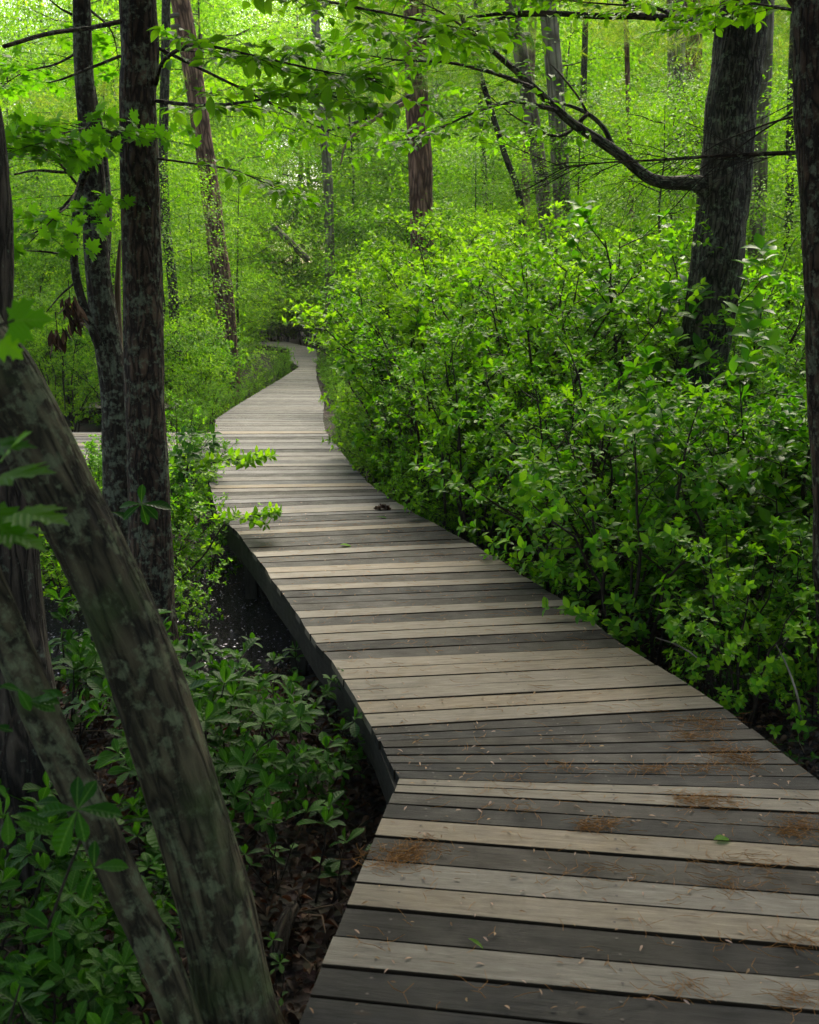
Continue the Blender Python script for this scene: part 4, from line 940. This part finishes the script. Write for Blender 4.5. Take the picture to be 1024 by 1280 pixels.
# ------------------------------------------------------------------ understory saplings and forest
random.seed(909)
def forest():
    k=0; pts=[]
    def ok(x,y,r):
        return all((a-x)**2+(b-y)**2>r*r for a,b in pts)
    groups=[(34,(14,24),2.0,SAP,.8,1.15,'sapling','thin leafy sapling','saplings under the pines','oak'),
            (46,(24,38),2.6,SAP,1.1,1.7,'sapling','sunlit leafy sapling','sunlit understory saplings','oak'),
            (90,(36,72),3.3,BIG,1.0,1.4,'forest_tree','distant full-crowned broadleaf tree','distant sunlit broadleaf trees','pale')]
    for n,yr,r,pr,s0,s1,nm,lab,grp,bk in groups:
        k=0
        for _ in range(n*80):
            if k>=n: break
            y=random.uniform(*yr); x=random.uniform(-.43*y-1.5,.43*y+1.5)
            if on_walk(x,y,1.5) or not ok(x,y,r): continue
            u=512+F*x/y
            if y<17 and (u<330): 
                if u>60: continue
            if y<24 and 470<u<560: continue
            if y<18 and u>560 and u<700: continue
            if y<30 and 330<u<420: continue
            if 36<y<55 and 290<u<450: continue
            pts.append((x,y)); k+=1
            s=random.uniform(s0,s1)
            if y<24: s*=.8
            if u<130 and y>36: s*=.8
            place_tree(random.choice(pr),x,y,gz(x,y),random.uniform(0,6.28),s,lab+' '+mark(x,y)+', '+depth_word(y),'tree',grp+' '+mark(x,y)+depth_word(y),nm,bk=bk,lf='far' if y>20 else 'bright')
forest()
for (u,Y_,sc_,lb) in ((196,18,.72,'leafy sapling between dark trunk and leaning reddish pine'),(298,25,.85,'leafy sapling just right of the leaning reddish pine')):
    q=P(u,380,Y_); place_tree(SAP[1],q.x,Y_,gz(q.x,Y_),u,sc_,lb,'tree',None,'sapling',bk='oak',lf='bright')
# pine boughs (sunlit yellow painted into the needle colour) for the tall pines
def pine_bough_mesh(seed,n=90):
    rng=np.random.RandomState(seed); p=[];d=[]
    for i in range(n):
        t=rng.rand(); c=np.array([t*2.0,rng.normal(0,.35*(1-t*.5)),rng.normal(0,.12)-.1*t])
        for k in range(26):
            v=rng.normal(0,1,3)+np.array([.7,0,.25]); v/=np.linalg.norm(v); p.append(c); d.append(v)
    p=np.array(p);d=np.array(d); nn=rng.normal(0,1,(len(p),3))
    T_N=(np.array([(-.013,0,0),(.013,0,0),(0,1,-.1)],dtype=np.float32),[(0,1,2)])
    return leaf_arr('needles',p,d,nn,rng.uniform(.12,.2,len(p)),rng.rand(len(p)),T_N)
PB=[pine_bough_mesh(i) for i in range(2)]
for tr_,Yc,uu in ((p7,19,520),(p6,22,240),(p10,21,846),(p10b,23,866),(t8,17,694)):
    base=V3(tr_.location)
    for i in range(11):
        z=random.uniform(5.0,9) if tr_ is not p6 else random.uniform(5,9)
        v=640-F*0; a=random.uniform(0,6.28); c=link('bough',random.choice(PB),ML['pine'],tr_,world=False)
        x=(uu-512)/F*Yc*1.03; s=random.uniform(.9,1.5)
        c.location=V3((x,Yc,z))-base+V3((math.cos(a)*.4,math.sin(a)*.4,0)); c.rotation_euler=(0,random.uniform(-.3,.1),a); c.scale=(s,s,s)

# ------------------------------------------------------------------ litter and debris
rng=np.random.RandomState(3)
def litter(name,n,xf,yr,size,mt,tm,kind='stuff',dz=.012):
    P_=[];D=[];Nn=[];S=[]
    while len(P_)<n:
        y=rng.uniform(*yr); a,b=xf(y)
        if b<=a: continue
        x=rng.uniform(a,b)
        if on_walk(x,y,-.1): continue
        th=rng.uniform(0,6.28); P_.append((x,y,gz(x,y)+rng.uniform(.005,.03)+dz)); D.append((math.cos(th),math.sin(th),rng.uniform(-.3,.5))); Nn.append((rng.normal(0,.5),rng.normal(0,.5),1)); S.append(size*rng.uniform(.5,1.2))
    me=leaf_arr(name,np.array(P_),np.array(D),np.array(Nn),np.array(S),rng.rand(len(P_)),tm); tag(link(name,me,ML[mt]),kind='stuff')
litter('leaf_litter',16000,lambda y:(-.44*y-.3,.44*y+.3),(2.2,9),.048,'dry',leaf_tmpl([(.15,.12),(.35,.24),(.6,.27),(.85,.14)],.6,.6))
def walk_pt(y0,y1,xr=(0,1)):
    y=rng.uniform(y0,y1); return V3((edge_l(y)+(edge_r(y)-edge_l(y))*rng.uniform(*xr),y,0))
# tiny fallen bud scales
P_=[];D=[];Nn=[];S=[]
for i in range(480):
    q=walk_pt(2.4,4.6) if i<300 else walk_pt(4.6,9.5)
    th=rng.uniform(0,6.28); P_.append((q.x,q.y,.008)); D.append((math.cos(th),math.sin(th),.1)); Nn.append((rng.normal(0,.3),rng.normal(0,.3),1)); S.append(rng.uniform(.010,.026))
M_SC=leaf_mat('bud_scale',[(.12,.06,.03),(.30,.19,.09),(.42,.28,.22)],trans=.1,tcol=(1,.8,.7),rough=.7,spec=.2)
ML['scale']=M_SC
tag(link('scattered_bud_scales',leaf_arr('scattered_bud_scales',np.array(P_),np.array(D),np.array(Nn),np.array(S),rng.rand(len(P_)),T_LAN),M_SC),kind='stuff')
# pine needles
T=Tubes(); random.seed(8)
M_ND=bark('fallen_needle',(.24,.10,.02),(.55,.28,.07),furrow=60,bump=0)
spots=[(880,905,30,.07),(868,922,22,.06),(905,940,26,.07),(930,952,20,.06),(893,962,22,.07),(700,962,8,.05),(815,965,16,.05),(895,1005,34,.06),(860,1000,16,.04),(1012,1035,40,.08),(990,1045,16,.05),(495,1078,40,.06),(515,1065,20,.05),(752,1032,20,.05),(735,1036,10,.04),(940,1085,18,.1),(905,1108,14,.08),(985,1180,16,.07),(1005,1255,16,.05),(640,1012,6,.05),(520,1060,10,.05),(860,1240,10,.06),(630,985,7,.07),(780,1095,10,.08)]
needles=[(u,v,k,sp) for u,v,k,sp in spots]
def needle(c):
    a=random.uniform(0,6.28); L=random.uniform(.03,.085); d=V3((math.cos(a),math.sin(a),0)); s=d.cross(V3((0,0,1)))*random.uniform(-.25,.25)*L
    z=random.uniform(.006,.014); T.add([V3((c.x,c.y,z))-d*L/2,V3((c.x,c.y,z))+s,V3((c.x,c.y,z+random.uniform(0,.006)))+d*L/2],[.0007,.0008,.0005],3,cap=False)
for u,v,k,sp in needles:
    c=G(u,v)
    for i in range(int(k*3)): needle(c+V3((random.gauss(0,sp*1.0),random.gauss(0,sp*.55),0)))
for i in range(800): needle(walk_pt(2.4,8.5,(.03,.97)))
tag(link('pine_needle_litter',T.mesh('pine_needle_litter'),M_ND),kind='stuff')
def single_leaf(u,v,label,sz,mt,tm=T_OVA,a=0.3):
    q=G(u,v); me=leaf_arr('fallen_leaf',np.array([(q.x,q.y,.012)]),np.array([(math.cos(a),math.sin(a),.03)]),np.array([(0.1,0,1)]),np.array([sz]),np.array([.8]),tm); tag(link('fallen_leaf',me,ML[mt]),label,'leaf')
single_leaf(892,1054,'bright green leaf lying alone on a pale near board',.07,'maple')
single_leaf(585,1178,'thin green leaf scrap on a dark near board',.05,'maple',T_LAN,-.6)
single_leaf(425,683,'small green leaf on the dark boards farther up the walk',.09,'maple',T_OVA,.1)
single_leaf(470,648,'flat green sprig lying on the walk below the moss clump',.12,'near',T_LAN,.1)
# mossy clump on the boards
cl=empty('moss_clump',G(478,637),'small brown-green moss clump resting on the boards at the bend','debris'); P_=[];D=[]
rr=np.random.RandomState(1)
for i in range(260):
    v=rr.normal(0,1,3); v/=np.linalg.norm(v); v[2]=abs(v[2])*.6; P_.append(np.array(G(478,637))+v*[.05,.04,.035]); D.append(v+rr.normal(0,.3,3))
link('moss',leaf_arr('moss',np.array(P_),np.array(D),rr.normal(0,1,(260,3)),rr.uniform(.02,.035,260),rr.rand(260),T_LAN),ML['dry'],cl)
P_=[];D=[];Nn=[];S=[]
for i in range(2600):
    t=rng.uniform(0,6.28); q=math.sqrt(rng.rand())*1.6; P_.append((-1.75+q*math.cos(t),7.6+q*math.sin(t),GZ-.096)); D.append((rng.normal(),rng.normal(),rng.normal()*.25)); Nn.append((rng.normal(0,.45),rng.normal(0,.45),1)); S.append(rng.uniform(.009,.024))
tag(link('swamp_glint_flecks',leaf_arr('swamp_glint_flecks',np.array(P_),np.array(D),np.array(Nn),np.array(S),rng.rand(len(P_)),T_DIA),simple('painted_glint',(.22,.21,.28),.2,1.0)),kind='stuff')  # flecks on the water, pale blue colour painted as sky glints
T=Tubes()
for i in range(420):
    y=rng.uniform(2.6,9); x=rng.uniform(-.44*y,.44*y)
    if on_walk(x,y,.02): continue
    th=rng.uniform(0,6.28); L=rng.uniform(.08,.4); a=V3((x,y,gz(x,y)+.02)); b=a+V3((math.cos(th)*L,math.sin(th)*L,rng.uniform(-.01,.08))); m_=a.lerp(b,.5)+rv(.03); rr_=rng.uniform(.0015,.005)
    T.add([a,m_,b],[rr_,rr_*.8,rr_*.4],4,cap=False)
tag(link('fallen_twig_litter',T.mesh('fallen_twig_litter'),MB['deadwood']),kind='stuff')
# dead twigs by the right edge
random.seed(31)
pole('bare_twig','thin bare grey twig arching over litter right of the pale boards',[G(915,860,-.35),P(880,828,5.0),P(850,808,5.1),P(820,797,5.2)],[.005,.005,.004,.002],'pale')
pole('bare_twig','upright pale bare twig by the right edge seedlings',[G(1002,912,-.4),P(998,875,4.55),P(985,835,4.6),P(970,805,4.65)],[.005,.005,.004,.002],'pale')
pole('rotten_log','short dark rotten log on the litter between leaning trunk and boards',[G(345,1200,-.38),G(352,1165,-.34),G(366,1135,-.36)],[.028,.032,.026],'furrow')
# dried hanging leaf clusters near the crooked tree
for (u,v) in ((72,425),(95,405),(88,385)):
    o=empty('dried_leaf_cluster',P(u,v,5.6),'hanging rust-brown dried leaf cluster left of the crooked trunk','leaves','dried leaf clusters by the crooked trunk'); Lv=Leaves()
    for k in range(26): Lv.add(P(u,v-8,5.6)+rv(.035),(V3((random.uniform(-.4,.4),random.uniform(-.4,.4),-1))),rv(1),random.uniform(.05,.1))
    T=Tubes(); T.add([P(u-3,v-35,5.6),P(u,v-8,5.6)],[.003,.002],4); link('stem',T.mesh('stem'),MB['twig'],o); link('leaves',Lv.mesh('leaves',T_LAN),ML['dry'],o)
if HAZE:
    bpy.ops.mesh.primitive_cube_add(size=1,location=(0,70,14)); hz=bpy.context.object; hz.name='haze'; hz.scale=(460,460,42)
    m=bpy.data.materials.new('haze'); m.use_nodes=True; n=m.node_tree.nodes; n.clear(); pv=n.new('ShaderNodeVolumePrincipled'); pv.inputs['Density'].default_value=HAZE; pv.inputs['Color'].default_value=(.95,.97,.9,1)
    ou=n.new('ShaderNodeOutputMaterial'); m.node_tree.links.new(pv.outputs[0],ou.inputs['Volume']); hz.data.materials.append(m); tag(hz,kind='stuff')
print('objects',len(bpy.data.objects),'faces',sum(len(o.data.polygons) for o in bpy.data.objects if o.type=='MESH'))
